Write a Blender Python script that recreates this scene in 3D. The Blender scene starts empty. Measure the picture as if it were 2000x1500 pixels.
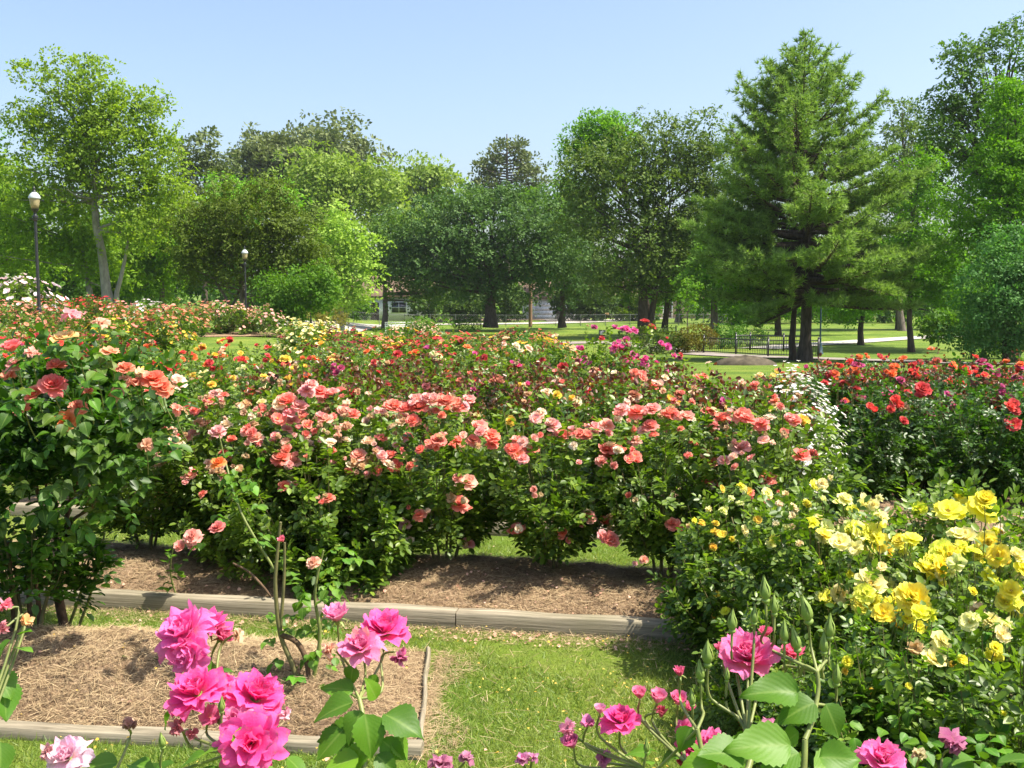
import bpy, math, random
import numpy as np
from mathutils import Vector, Matrix
PI = math.pi
S = bpy.context.scene
COL = S.collection
# ------------------------------------------------------------------ camera, sky, sun, exposure
FPX = 1950.0
PITCH = math.atan(175.0/FPX)
EYE = 1.75
cam_d = bpy.data.cameras.new('camera'); cam = bpy.data.objects.new('camera', cam_d); COL.objects.link(cam)
cam.location = (0, 0, EYE); cam.rotation_euler = (PI/2-PITCH, 0, 0)
cam_d.sensor_width = 36.0; cam_d.lens = 36.0*FPX/2000.0
cam_d.clip_start = 0.05; cam_d.clip_end = 6000
S.camera = cam
SUN_EL = math.radians(60); SUN_AZ = math.radians(102)     # azimuth from +Y (view direction) towards +X
W = bpy.data.worlds.new('World'); S.world = W; W.use_nodes = True
wn = W.node_tree.nodes; wl = W.node_tree.links
sky = wn.new('ShaderNodeTexSky'); sky.sky_type = 'NISHITA'; sky.sun_disc = False
sky.sun_elevation = SUN_EL; sky.sun_rotation = SUN_AZ
sky.air_density = 1.0; sky.dust_density = 3.2; sky.ozone_density = 1.5; sky.altitude = 50
wn['Background'].inputs['Strength'].default_value = 0.125
wl.new(sky.outputs[0], wn['Background'].inputs['Color'])
sun_d = bpy.data.lights.new('sun', 'SUN'); sun = bpy.data.objects.new('sun', sun_d); COL.objects.link(sun)
sun_d.energy = 5.0; sun_d.angle = math.radians(0.55); sun_d.color = (1.0, 0.93, 0.80)
sdir = Vector((math.cos(SUN_EL)*math.sin(SUN_AZ), math.cos(SUN_EL)*math.cos(SUN_AZ), math.sin(SUN_EL)))
sun.rotation_euler = sdir.to_track_quat('Z', 'Y').to_euler()
S.view_settings.view_transform = 'Standard'; S.view_settings.look = 'None'
S.view_settings.gamma = 1; S.view_settings.use_curve_mapping = False
S.view_settings.exposure = 1.08
S.render.engine = 'CYCLES'
cy = S.cycles
cy.max_bounces = 7; cy.diffuse_bounces = 4; cy.glossy_bounces = 2; cy.transmission_bounces = 5; cy.transparent_max_bounces = 6
cy.use_denoising = True; cy.caustics_reflective = False; cy.caustics_refractive = False
cy.sample_clamp_indirect = 6

# ------------------------------------------------------------------ maths helpers
def smooth(a, b, x):
    t = np.clip((np.asarray(x, float)-a)/(b-a), 0, 1); return t*t*(3-2*t)
def gz(x, y):
    x = np.asarray(x, float); y = np.asarray(y, float)
    a = x/np.maximum(y, 1.0)
    fall = -1.6*smooth(14, 58, y)*smooth(-.25, -.12, a)
    rise = .42*smooth(22, 55, y)*smooth(-.30, -.46, a)
    roll = .05*np.sin(x*.21+1)*np.sin(y*.17)*smooth(12, 30, y)
    return fall+rise+roll
def P(px, py, d):
    xc = (px-1000)/FPX; zc = (750-py)/FPX
    dy = math.cos(PITCH)+zc*math.sin(PITCH); dz = -math.sin(PITCH)+zc*math.cos(PITCH)
    t = d/dy
    return Vector((xc*t, d, EYE+dz*t))
def PX(px, d): return (px-1000)/FPX*d*math.cos(PITCH)*1.004
def G(px, py):
    lo, hi = 1.0, 400.0
    for _ in range(50):
        m = (lo+hi)/2; p = P(px, py, m)
        if p.z > float(gz(p.x, p.y)): lo = m
        else: hi = m
    p = P(px, py, hi); return Vector((p.x, p.y, float(gz(p.x, p.y))))
E1 = (0.9863, -0.165); E2 = (0.165, 0.9863)
def RC(s, t): return (s*E1[0]+t*E2[0], s*E1[1]+t*E2[1])
def s_at(px, t):      # position along a row (offset t) under a picture column
    k = (px-1000)/FPX
    # x = s*E1x+t*E2x ; y = s*E1y+t*E2y ; x = k*y
    return t*(k*E2[1]-E2[0])/(E1[0]-k*E1[1])
def nrm(v): return v/np.maximum(np.linalg.norm(v, axis=-1, keepdims=True), 1e-9)

# ------------------------------------------------------------------ mesh helpers
def mesh_np(name, V, F, mat=None, smooth_=False, attrs=None):
    """V (n,3), F: (m,k) int array or list of such arrays"""
    if not isinstance(F, (list, tuple)): F = [F]
    F = [np.asarray(f, np.int64) for f in F if len(f)]
    me = bpy.data.meshes.new(name)
    V = np.asarray(V, np.float32)
    loops = np.concatenate([f.ravel() for f in F]); tot = np.concatenate([np.full(len(f), f.shape[1]) for f in F])
    start = np.concatenate([[0], np.cumsum(tot)[:-1]])
    me.vertices.add(len(V)); me.vertices.foreach_set('co', V.ravel())
    me.loops.add(len(loops)); me.loops.foreach_set('vertex_index', loops.astype(np.int32))
    me.polygons.add(len(tot)); me.polygons.foreach_set('loop_start', start.astype(np.int32)); me.polygons.foreach_set('loop_total', tot.astype(np.int32))
    if smooth_: me.polygons.foreach_set('use_smooth', np.ones(len(tot), bool))
    me.update(calc_edges=True)
    if attrs:
        for k, a in attrs.items():
            at = me.attributes.new(k, 'FLOAT', 'POINT'); at.data.foreach_set('value', np.asarray(a, np.float32))
    if mat: me.materials.append(mat)
    return me
def link(name, me, parent=None, loc=None, rot=None, scale=None, color=None, **props):
    o = bpy.data.objects.new(name, me); COL.objects.link(o)
    if parent is not None: o.parent = parent
    if loc is not None: o.location = loc
    if rot is not None: o.rotation_euler = rot
    if scale is not None: o.scale = (scale,)*3 if isinstance(scale, (int, float)) else scale
    if color is not None: o.color = (*color, 1)
    for k, v in props.items(): o[k] = v
    return o
def thing(name, label, cat, loc=(0, 0, 0), rotz=0, group=None, scale=None):
    o = link(name, None, loc=loc, rot=(0, 0, rotz), scale=scale); o['label'] = label; o['category'] = cat
    o.empty_display_size = .1
    if group: o['group'] = group
    return o
class MB:
    def __init__(s): s.V = []; s.F = {}; s.n = 0
    def add(s, V, F):
        V = np.asarray(V, float); F = np.asarray(F)
        s.V.append(V); s.F.setdefault(F.shape[1], []).append(F+s.n); s.n += len(V); return s
    def box(s, c, d, rz=0):
        c = np.array(c, float); h = np.array(d, float)/2
        q = np.array([[-1,-1,-1],[1,-1,-1],[1,1,-1],[-1,1,-1],[-1,-1,1],[1,-1,1],[1,1,1],[-1,1,1]])*h
        if rz:
            cs, sn = math.cos(rz), math.sin(rz); q = np.stack([q[:,0]*cs-q[:,1]*sn, q[:,0]*sn+q[:,1]*cs, q[:,2]], 1)
        return s.add(q+c, [[3,2,1,0],[4,5,6,7],[0,1,5,4],[1,2,6,5],[2,3,7,6],[3,0,4,7]])
    def tube(s, pts, rad, k=6, cap=True):
        pts = np.asarray(pts, float); n = len(pts); rad = np.broadcast_to(np.asarray(rad, float), (n,))
        T = np.gradient(pts, axis=0); T = nrm(T)
        up = np.array([0, 0, 1.]) if abs(T[0][2]) < .9 else np.array([1., 0, 0])
        V = []
        for i in range(n):
            a = np.cross(T[i], up); a /= max(np.linalg.norm(a), 1e-6); b = np.cross(T[i], a); up = -b if False else up
            th = np.arange(k)*2*PI/k
            V.append(pts[i]+rad[i]*(np.cos(th)[:, None]*a+np.sin(th)[:, None]*b))
        V = np.concatenate(V); F = []
        for i in range(n-1):
            for j in range(k):
                F.append([i*k+j, i*k+(j+1) % k, (i+1)*k+(j+1) % k, (i+1)*k+j])
        s.add(V, F)
        if cap:
            s.add(np.concatenate([V[-k:], [pts[-1]+T[-1]*rad[-1]*.6]]), [[j, (j+1) % k, k] for j in range(k)])
        return s
    def lathe(s, prof, c=(0, 0, 0), k=14):
        prof = np.asarray(prof, float); th = np.arange(k)*2*PI/k; n = len(prof)
        V = np.concatenate([np.stack([r*np.cos(th), r*np.sin(th), np.full(k, z)], 1) for r, z in prof])+np.array(c)
        F = [[i*k+j, i*k+(j+1) % k, (i+1)*k+(j+1) % k, (i+1)*k+j] for i in range(n-1) for j in range(k)]
        return s.add(V, F)
    def mesh(s, name, mat, smooth_=False, attrs=None):
        return mesh_np(name, np.concatenate(s.V), [np.concatenate(f) for f in s.F.values()], mat, smooth_, attrs)
# leaf templates: (along, across, normal)
T6 = np.array([[0,0,0],[.28,.27,.07],[.68,.26,.05],[1,0,-.06],[.68,-.26,.05],[.28,-.27,.07]], float)
F6 = np.array([[0,5,4,3],[0,3,2,1]])
TD = np.array([[0,0,0],[.48,.33,.10],[1,0,-.05],[.48,-.33,.10]], float)
FD = np.array([[0,3,2],[0,2,1]])
TN = np.array([[0,.035,0],[0,-.035,0],[1,0,0]], float); FN = np.array([[0,1,2]])
def scatter(Pn, D, N, size, T, F):
    D = nrm(D); Sd = nrm(np.cross(N, D)); N2 = np.cross(D, Sd)
    size = np.broadcast_to(np.asarray(size, float), (len(Pn),))[:, None, None]
    V = Pn[:, None]+size*(T[None, :, 0:1]*D[:, None]+T[None, :, 1:2]*Sd[:, None]+T[None, :, 2:3]*N2[:, None])
    k = len(T); Fa = (F[None]+(np.arange(len(Pn))*k)[:, None, None]).reshape(-1, F.shape[1])
    return V.reshape(-1, 3), Fa
def rdir(rng, n): return nrm(rng.normal(size=(n, 3)))

# ------------------------------------------------------------------ materials
def newmat(name):
    m = bpy.data.materials.new(name); m.use_nodes = True; nt = m.node_tree; nt.nodes.clear()
    out = nt.nodes.new('ShaderNodeOutputMaterial'); return m, nt, out
def N(nt, t, **kw):
    n = nt.nodes.new(t)
    for k, v in kw.items(): setattr(n, k, v)
    return n
def ramp(nt, fac, stops):
    r = N(nt, 'ShaderNodeValToRGB'); e = r.color_ramp.elements
    while len(e) < len(stops): e.new(.5)
    for i, (p, c) in enumerate(stops): e[i].position = p; e[i].color = (*c, 1)
    if fac is not None: nt.links.new(fac, r.inputs[0])
    return r.outputs[0]
def mix(nt, a, b, f, mode='MIX'):
    m = N(nt, 'ShaderNodeMix', data_type='RGBA', blend_type=mode)
    for s_, v in ((0, f), (6, a), (7, b)):
        if hasattr(v, 'links'): nt.links.new(v, m.inputs[s_])
        elif isinstance(v, (int, float)): m.inputs[s_].default_value = v
        else: m.inputs[s_].default_value = (*v, 1)
    return m.outputs[2]
def noise(nt, scale, detail=4, rough=.6, coord='Object', vec=None):
    n = N(nt, 'ShaderNodeTexNoise'); n.inputs['Scale'].default_value = scale; n.inputs['Detail'].default_value = detail; n.inputs['Roughness'].default_value = rough
    if vec is None:
        tc = N(nt, 'ShaderNodeTexCoord'); vec = tc.outputs[coord]
    nt.links.new(vec, n.inputs['Vector']); return n.outputs['Fac']
def bump(nt, h, strength=.3, dist=.02):
    b = N(nt, 'ShaderNodeBump'); b.inputs['Strength'].default_value = strength; b.inputs['Distance'].default_value = dist
    nt.links.new(h, b.inputs['Height']); return b.outputs[0]
def princ(nt, col, rough=.6, spec=.5, normal=None, metal=0):
    p = N(nt, 'ShaderNodeBsdfPrincipled'); p.inputs['Roughness'].default_value = rough; p.inputs['Specular IOR Level'].default_value = spec; p.inputs['Metallic'].default_value = metal
    if hasattr(col, 'links'): nt.links.new(col, p.inputs['Base Color'])
    else: p.inputs['Base Color'].default_value = (*col, 1)
    if normal is not None: nt.links.new(normal, p.inputs['Normal'])
    return p.outputs[0]
def leafmat(name, dark, mid, light, rough=.42, trans=.35, tcol=(1.5, 1.7, .5), spec=.5, nscale=.6, usecol=True):
    m, nt, out = newmat(name)
    g = N(nt, 'ShaderNodeNewGeometry'); oi = N(nt, 'ShaderNodeObjectInfo')
    c = ramp(nt, g.outputs['Random Per Island'], [(0, dark), (.55, mid), (1, light)])
    nz = noise(nt, nscale, 3)
    c = mix(nt, c, mix(nt, c, light, .5), ramp(nt, nz, [(.4, (0,)*3), (.65, (1,)*3)]))
    if usecol: c = mix(nt, c, oi.outputs['Color'], 1.0, 'MULTIPLY')
    b = princ(nt, c, rough, spec)
    t = N(nt, 'ShaderNodeBsdfTranslucent'); nt.links.new(mix(nt, c, tcol, 1.0, 'MULTIPLY'), t.inputs[0])
    ms = N(nt, 'ShaderNodeMixShader'); ms.inputs[0].default_value = trans
    nt.links.new(b, ms.inputs[1]); nt.links.new(t.outputs[0], ms.inputs[2]); nt.links.new(ms.outputs[0], out.inputs[0])
    return m
def petalmat(name):
    m, nt, out = newmat(name)
    g = N(nt, 'ShaderNodeNewGeometry'); oi = N(nt, 'ShaderNodeObjectInfo')
    at = N(nt, 'ShaderNodeAttribute', attribute_name='t')
    c = oi.outputs['Color']
    pale = mix(nt, c, (1, .93, .9), .06); deep = mix(nt, c, mix(nt, c, c, 1.0, 'MULTIPLY'), .45)
    c = mix(nt, deep, pale, g.outputs['Random Per Island'])
    c = mix(nt, mix(nt, c, (.9, .7, .2), .28), c, ramp(nt, at.outputs['Fac'], [(0, (0,)*3), (.45, (1,)*3)]))
    nz = noise(nt, 40, 3); c = mix(nt, c, mix(nt, c, (1, .95, .9), .05), nz)
    c = mix(nt, c, mix(nt, c, (1, .90, .92), .07), ramp(nt, at.outputs['Fac'], [(.55, (0,)*3), (.97, (1,)*3), (1, (0,)*3)]))
    br = N(nt, 'ShaderNodeMath', operation='MULTIPLY'); n2 = noise(nt, 9, 4, .7)
    nt.links.new(ramp(nt, at.outputs['Fac'], [(.82, (0,)*3), (.96, (1,)*3), (1, (.25,)*3)]), br.inputs[0]); nt.links.new(ramp(nt, n2, [(.52, (0,)*3), (.62, (.6,)*3)]), br.inputs[1])
    c = mix(nt, c, (.50, .26, .14), br.outputs[0])
    b = princ(nt, c, .75, .12, bump(nt, noise(nt, 14, 4, .6), .35, .006))
    t = N(nt, 'ShaderNodeBsdfTranslucent'); nt.links.new(c, t.inputs[0])
    ms = N(nt, 'ShaderNodeMixShader'); ms.inputs[0].default_value = .44
    nt.links.new(b, ms.inputs[1]); nt.links.new(t.outputs[0], ms.inputs[2]); nt.links.new(ms.outputs[0], out.inputs[0])
    return m
def simple(name, col, rough=.6, spec=.4, var=.25, nscale=6, bmp=0, metal=0, detail=4, stretch=None):
    m, nt, out = newmat(name)
    vec = None
    if stretch:
        tc = N(nt, 'ShaderNodeTexCoord'); mp = N(nt, 'ShaderNodeMapping'); mp.inputs['Scale'].default_value = stretch
        nt.links.new(tc.outputs['Object'], mp.inputs[0]); vec = mp.outputs[0]
    nz = noise(nt, nscale, detail, vec=vec)
    c = ramp(nt, nz, [(.3, tuple(v*(1-var) for v in col)), (.7, tuple(min(1, v*(1+var)) for v in col))])
    nt.links.new(princ(nt, c, rough, spec, bump(nt, nz, bmp, .02) if bmp else None, metal), out.inputs[0])
    return m
M = {}
M['rose_leaf'] = leafmat('rose leaf', (.030, .075, .010), (.088, .170, .017), (.21, .30, .035), rough=.42, trans=.36)
M['young_leaf'] = leafmat('young red leaf', (.085, .025, .018), (.14, .045, .025), (.21, .10, .04), rough=.35, trans=.3, tcol=(1.5, .9, .6))
M['petal'] = petalmat('petal')
M['cane'] = simple('green brown cane', (.13, .12, .045), .6, .4, .45, 14)
M['greencane'] = simple('green stem', (.17, .20, .055), .5, .5, .3, 20)
M['oldcane'] = simple('old brown cane', (.12, .075, .045), .8, .2, .4, 25, .4)
M['bud'] = simple('bud green', (.19, .27, .055), .5, .45, .2, 60)
M['stamen'] = simple('stamen', (.55, .36, .05), .8, .2, .4, 200)
M['bark'] = simple('grey brown bark', (.14, .115, .095), .9, .15, .5, 3, .6, stretch=(3, 3, .6))
M['darkbark'] = simple('dark bark', (.075, .058, .045), .9, .15, .5, 3, .6, stretch=(3, 3, .6))
M['palebark'] = simple('pale grey bark', (.24, .22, .19), .85, .15, .35, 2.5, .5, stretch=(2, 2, .7))
M['black'] = simple('black iron', (.02, .021, .023), .4, .5, .3, 8)
M['teal'] = simple('blue green painted iron', (.02, .05, .07), .45, .5, .3, 8)
M['wood'] = None

# weathered timber
def timbermat():
    m, nt, out = newmat('weathered timber')
    tc = N(nt, 'ShaderNodeTexCoord'); mp = N(nt, 'ShaderNodeMapping'); mp.inputs['Scale'].default_value = (1.5, 30, 55)
    nt.links.new(tc.outputs['Object'], mp.inputs[0])
    g = noise(nt, 1.6, 6, .65, vec=mp.outputs[0]); b = noise(nt, 2.2, 4)
    c = ramp(nt, g, [(.28, (.09, .075, .052)), (.5, (.25, .215, .155)), (.75, (.40, .35, .26))])
    c = mix(nt, c, (.16, .15, .09), ramp(nt, b, [(.45, (0,)*3), (.75, (.6,)*3)]))
    nt.links.new(princ(nt, c, .85, .15, bump(nt, g, .6, .006)), out.inputs[0]); return m
M['timber'] = timbermat()
def grassmat():
    m, nt, out = newmat('lawn')
    tc = N(nt, 'ShaderNodeTexCoord'); v = tc.outputs['Object']
    a = noise(nt, .35, 5, .6, vec=v); b = noise(nt, 9, 6, .75, vec=v); f = noise(nt, 70, 3, .7, vec=v)
    c = ramp(nt, a, [(.3, (.070, .13, .016)), (.5, (.115, .185, .022)), (.72, (.21, .25, .042))])
    c = mix(nt, c, mix(nt, c, (.26, .22, .10), .5), ramp(nt, b, [(.5, (0,)*3), (.8, (1,)*3)]))
    c = mix(nt, c, mix(nt, c, c, 1.0, 'MULTIPLY'), ramp(nt, f, [(.3, (.35,)*3), (.6, (0,)*3)]))
    nt.links.new(princ(nt, c, .8, .1, bump(nt, f, .8, .03)), out.inputs[0]); return m
M['lawn'] = grassmat()
def strawmat(name, c1, c2, c3):
    m, nt, out = newmat(name)
    tc = N(nt, 'ShaderNodeTexCoord'); v = tc.outputs['Object']
    a = noise(nt, 2.2, 5, .65, vec=v); b = noise(nt, 45, 5, .8, vec=v)
    c = mix(nt, ramp(nt, b, [(.3, c1), (.5, c2), (.7, c3)]), c1, ramp(nt, a, [(.45, (0,)*3), (.75, (.7,)*3)]))
    nt.links.new(princ(nt, c, .9, .1, bump(nt, b, .9, .02)), out.inputs[0]); return m
M['straw'] = strawmat('pine straw mulch', (.10, .062, .036), (.26, .175, .105), (.42, .31, .20))
M['litter'] = strawmat('leaf litter', (.16, .10, .065), (.26, .18, .12), (.36, .27, .19))
M['needle'] = leafmat('straw needle', (.15, .095, .045), (.33, .225, .115), (.52, .40, .23), rough=.7, trans=.1, tcol=(1, 1, 1), usecol=False)
M['blade'] = leafmat('grass blade', (.09, .17, .022), (.17, .27, .04), (.34, .38, .10), rough=.5, trans=.4, tcol=(1.3, 1.3, .6), usecol=False, nscale=1.3)
M['concrete'] = simple('pale concrete', (.42, .39, .34), .9, .2, .18, 3)
M['asphalt'] = simple('worn path', (.24, .21, .185), .9, .2, .25, 2)

# ------------------------------------------------------------------ ground
def ribbon(name, pts, w, mat, lift=.04, n=60, **props):
    pts = np.array([[p[0], p[1]] for p in pts]); seg = np.r_[0, np.cumsum(np.linalg.norm(np.diff(pts, axis=0), axis=1))]
    u = np.linspace(0, seg[-1], n); X = np.interp(u, seg, pts[:, 0]); Y = np.interp(u, seg, pts[:, 1])
    for _ in range(3):
        X[1:-1] = (X[:-2]+X[1:-1]*2+X[2:])/4; Y[1:-1] = (Y[:-2]+Y[1:-1]*2+Y[2:])/4
    T = nrm(np.stack([np.gradient(X), np.gradient(Y)], 1)); Nn = np.stack([-T[:, 1], T[:, 0]], 1)
    k = 6; V = []
    for j in range(k+1):
        o = (j/k-.5)*w; x = X+Nn[:, 0]*o; y = Y+Nn[:, 1]*o; V.append(np.stack([x, y, gz(x, y)+lift], 1))
    V = np.stack(V, 1).reshape(-1, 3)
    F = [[i*(k+1)+j, i*(k+1)+j+1, (i+1)*(k+1)+j+1, (i+1)*(k+1)+j] for i in range(n-1) for j in range(k)]
    F = np.array(F)[:, ::-1]
    return link(name, mesh_np(name, V, F, mat, True), kind='structure', **props)
def axis(lo, hi, fine, n):
    t = np.linspace(-1, 1, n); a = np.sinh(t*5)/math.sinh(5); c = (lo+hi)/2
    return np.where(a < 0, fine+a*(fine-lo), fine+a*(hi-fine))
gx = axis(-1600, 1600, 0, 170); gy = axis(-300, 2500, 25, 200)
XX, YY = np.meshgrid(gx, gy); ZZ = gz(XX, YY)
V = np.stack([XX, YY, ZZ], -1).reshape(-1, 3); nx, ny = len(gx), len(gy)
I = np.arange(nx*ny).reshape(ny, nx)
F = np.stack([I[:-1, :-1], I[:-1, 1:], I[1:, 1:], I[1:, :-1]], -1).reshape(-1, 4)
link('ground', mesh_np('ground', V, F, M['lawn'], True), kind='structure')

def bed(name, corners, h, nu=60, nv=24, rough=.03, seed=0, mat='straw', lift=.012, dome=False):
    """corners: front-left, front-right, back-right, back-left"""
    rng = np.random.default_rng(seed)
    A, B, Cc, D = [np.array(c, float) for c in corners]
    u = np.linspace(0, 1, nu)[None, :, None]; v = np.linspace(0, 1, nv)[:, None, None]
    XY = (1-v)*((1-u)*A+u*B)+v*((1-u)*D+u*Cc)
    uu, vv = u[..., 0]+0*v[..., 0], v[..., 0]+0*u[..., 0]
    e = np.minimum(1, np.minimum(np.minimum(uu, 1-uu)*8, np.minimum(vv, 1-vv)*4)); e = e*(2-e)
    if dome: e = np.sin(np.pi*np.clip(vv, 0, 1))**.9*np.minimum(1, np.minimum(uu, 1-uu)*9)
    z = gz(XY[..., 0], XY[..., 1])+lift+h*e*(1+.3*np.sin(XY[..., 0]*3.1+seed)*np.cos(XY[..., 1]*4.3))
    z += rough*e*(np.sin(XY[..., 0]*17+seed)*np.sin(XY[..., 1]*15+2)*.4+rng.normal(size=z.shape)*.25)
    I = np.arange(nu*nv).reshape(nv, nu)
    F = np.stack([I[:-1, :-1], I[:-1, 1:], I[1:, 1:], I[1:, :-1]], -1).reshape(-1, 4)
    V = np.concatenate([XY, z[..., None]], -1).reshape(-1, 3)
    link(name, mesh_np(name, V, F, M[mat], True), kind='structure')
    def f(uu, vv):       # surface point for u,v in 0..1
        i = uu*(nu-1); j = vv*(nv-1); i0 = np.clip(i.astype(int), 0, nu-2); j0 = np.clip(j.astype(int), 0, nv-2)
        a = (i-i0)[:, None]; b = (j-j0)[:, None]; Q = V.reshape(nv, nu, 3)
        return (Q[j0, i0]*(1-a)+Q[j0, i0+1]*a)*(1-b)+(Q[j0+1, i0]*(1-a)+Q[j0+1, i0+1]*a)*b
    return f
FB = [(-2.75, 3.96), (-.37, 3.72), (-.42, 4.74), (-3.0, 5.05)]
bed0 = bed('mulch_bed', FB, .15, 110, 50, rough=.05, seed=1, dome=True)
b1 = [RC(-4.6, 5.08), RC(.75, 5.08), RC(.75, 6.2), RC(-4.6, 6.2)]
bed1 = bed('mulch_bed', b1, .10, 160, 40, seed=2)
b2 = [RC(-5.5, 7.12), RC(3.3, 7.12), RC(3.3, 9.9), RC(-5.5, 9.9)]
bed2 = bed('mulch_bed', b2, .07, 80, 24, seed=3)
b3 = [(1.12, 1.2), (3.9, 1.2), (3.9, 5.3), (1.12, 5.0)]
bed3 = bed('mulch_bed', b3, .06, 60, 60, seed=4)
bed('mulch_bed', [RC(-7.5, 11.0), RC(6.5, 11.0), RC(6.5, 13.8), RC(-7.5, 13.8)], .05, 60, 16, seed=5)
bed('mulch_bed', [(-6.5, 15.6), (3.5, 14.6), (2.6, 19.8), (-7.5, 20.8)], .05, 60, 16, seed=6, lift=.03)
bed('mulch_bed', [(-6.0, 23), (1.6, 22.6), (1.9, 33), (-6.6, 33)], .05, 60, 16, seed=7, lift=.03)
bed('mulch_bed', [(-14.2, 41.0), (-9.6, 43.0), (-11.2, 46.5), (-17.5, 45.5)], .06, 40, 16, seed=8, lift=.03)
bed('mulch_bed', [(-26, 30), (-11.5, 34.5), (-13.0, 40.0), (-28, 40)], .06, 40, 16, seed=9, lift=.03)
bed('mulch_bed', [(-10, 16.5), (-6.6, 16.5), (-12.5, 29.5), (-22, 29.5)], .06, 40, 16, seed=10, lift=.03)

ribbon('path', [G(1060, 672), G(1130, 670), G(1200, 669), G(1270, 679), G(1340, 690), G(1420, 695), G(1510, 699), G(1600, 701), G(1750, 706), G(1950, 712), G(2150, 716)], 2.6, M['asphalt'], .05)
ribbon('path', [G(1480, 682), G(1560, 675), G(1640, 670), G(1740, 663), G(1850, 657), G(1960, 653), G(2100, 650)], 2.4, M['concrete'], .05)
ribbon('street', [G(430, 634), G(560, 634), G(700, 634), G(860, 633.5), G(1000, 633), G(1100, 631), G(1200, 626), G(1300, 621), G(1420, 616), G(1560, 612)], 4.2, M['concrete'], .06)
ribbon('driveway', [G(1118, 629), G(1105, 624), G(1085, 618), G(1075, 612)], 6.0, M['asphalt'], .075)
ribbon('leaf_litter', [G(840, 625), G(930, 624), G(1020, 624), G(1062, 624)], 12.0, M['litter'], .05)

# ------------------------------------------------------------------ timbers round the beds
RNG = random.Random(5)
def timber_piece(parent, a, b, w=.09, h=.095, z=.0):
    a = Vector((*a, z)); b = Vector((*b, z)); L = (b-a).length; n = 14
    rr = random.Random(int(a.x*100)+int(b.y*10))
    bm = MB(); sec = [(-w/2+.008, -.06), (w/2-.008, -.06), (w/2, 0.0), (w/2-.001, h-.010), (w/2-.010, h), (-w/2+.010, h), (-w/2, h-.010), (-w/2, 0.0)]
    V = []; k = len(sec)
    for i in range(n+1):
        x = L*i/n; dz = .0035*math.sin(i*1.3+a.x*3); dy = .003*math.sin(i*.9+a.x)
        for (y_, z_) in sec: V.append([x, y_+dy+rr.uniform(-.0015, .0015), z_+(dz if z_ > 0 else 0)+rr.uniform(-.0012, .0012)])
    F = [[i*k+j, i*k+(j+1) % k, (i+1)*k+(j+1) % k, (i+1)*k+j] for i in range(n) for j in range(k)]
    bm.add(V, F); bm.add(V[:k], [list(range(k))[::-1]]); bm.add(V[-k:], [list(range(k))])
    o = link('timber', bm.mesh('timber', M['timber']), parent, loc=a-parent.location, rot=(0, 0, math.atan2(b.y-a.y, b.x-a.x)))
    return o
def edging(label, pieces, **kw):
    t = thing('timber_edging', label, 'garden edging', (*pieces[0][0], 0))
    for p in pieces: timber_piece(t, *p, **kw)
    return t
tf = 5.02
edging('long weathered timber edging in front of the mulch under the coral pink roses', [(RC(-6.02, tf), RC(-3.58, tf)), (RC(-3.574, tf), RC(-1.134, tf)), (RC(-1.128, tf), RC(.55, tf))])
edging('weathered timber edging seen through the gap between the coral pink bushes', [(RC(-5.2, 7.06), RC(-2.76, 7.06)), (RC(-2.754, 7.06), RC(-.32, 7.06)), (RC(-.314, 7.06), RC(2.1, 7.06)), (RC(2.106, 7.06), RC(3.3, 7.06))])
edging('low grey timber edging along the near side of the empty mulch bed', [((-2.95, 3.94), (-1.2, 3.75)), ((-1.194, 3.749), (-.34, 3.66))], h=.05, w=.07)
edging('short pale timber closing the right end of the empty mulch bed', [((-.355, 3.73), (-.41, 4.74))], w=.022, h=.045)
edging('shaded timber edging beside the lawn under the yellow rose bushes', [((1.08, 4.9), (1.08, 3.2)), ((1.08, 3.194), (1.08, 1.4))], h=.085)

# ------------------------------------------------------------------ lawn blades, straw, petals on the ground
rng = np.random.default_rng(11)
def inpoly(x, y, poly):
    r = np.zeros(len(x), bool); n = len(poly)
    for i in range(n):
        x0, y0 = poly[i]; x1, y1 = poly[(i+1) % n]
        c = ((y0 > y) != (y1 > y)) & (x < (x1-x0)*(y-y0)/((y1-y0)+1e-12)+x0); r ^= c
    return r
def lawn_points(n, y0, y1, side=.62):
    y = y0+(y1-y0)*rng.random(n)**1.25; x = (rng.random(n)*2-1)*(y*side)
    ok = np.ones(n, bool)
    for bb in (FB, b1, b2, b3): ok &= ~inpoly(x, y, bb)
    ok &= ~((y > 3.5) & (y < 4.75) & (x > -.5) & (x < -.34+.16*rng.random(n)**2)); ok &= ~((np.sin(x*2.3+1)*np.sin(y*2.9+x) > .62) & (rng.random(n) < .75))
    return x[ok], y[ok]
x, y = lawn_points(330000, 3.0, 8.2, .56)
keep = (np.sin(x*5+y*3)*np.sin(y*6-x)*.5+.5)+rng.random(len(x)) > .35
x, y = x[keep], y[keep]
n = len(x); Pp = np.stack([x, y, gz(x, y)-.003], 1)
D = nrm(np.stack([rng.normal(size=n)*.6, rng.normal(size=n)*.6, rng.random(n)*.9+.25], 1))
TB = np.array([[0, .05, 0], [0, -.05, 0], [1, 0, .12]], float)
V, F = scatter(Pp, D, rdir(rng, n), .018+.034*rng.random(n), TB, FN)
link('grass', mesh_np('grass', V, F, M['blade']), kind='stuff', label='short green grass blades of the near lawn', category='grass')

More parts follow.
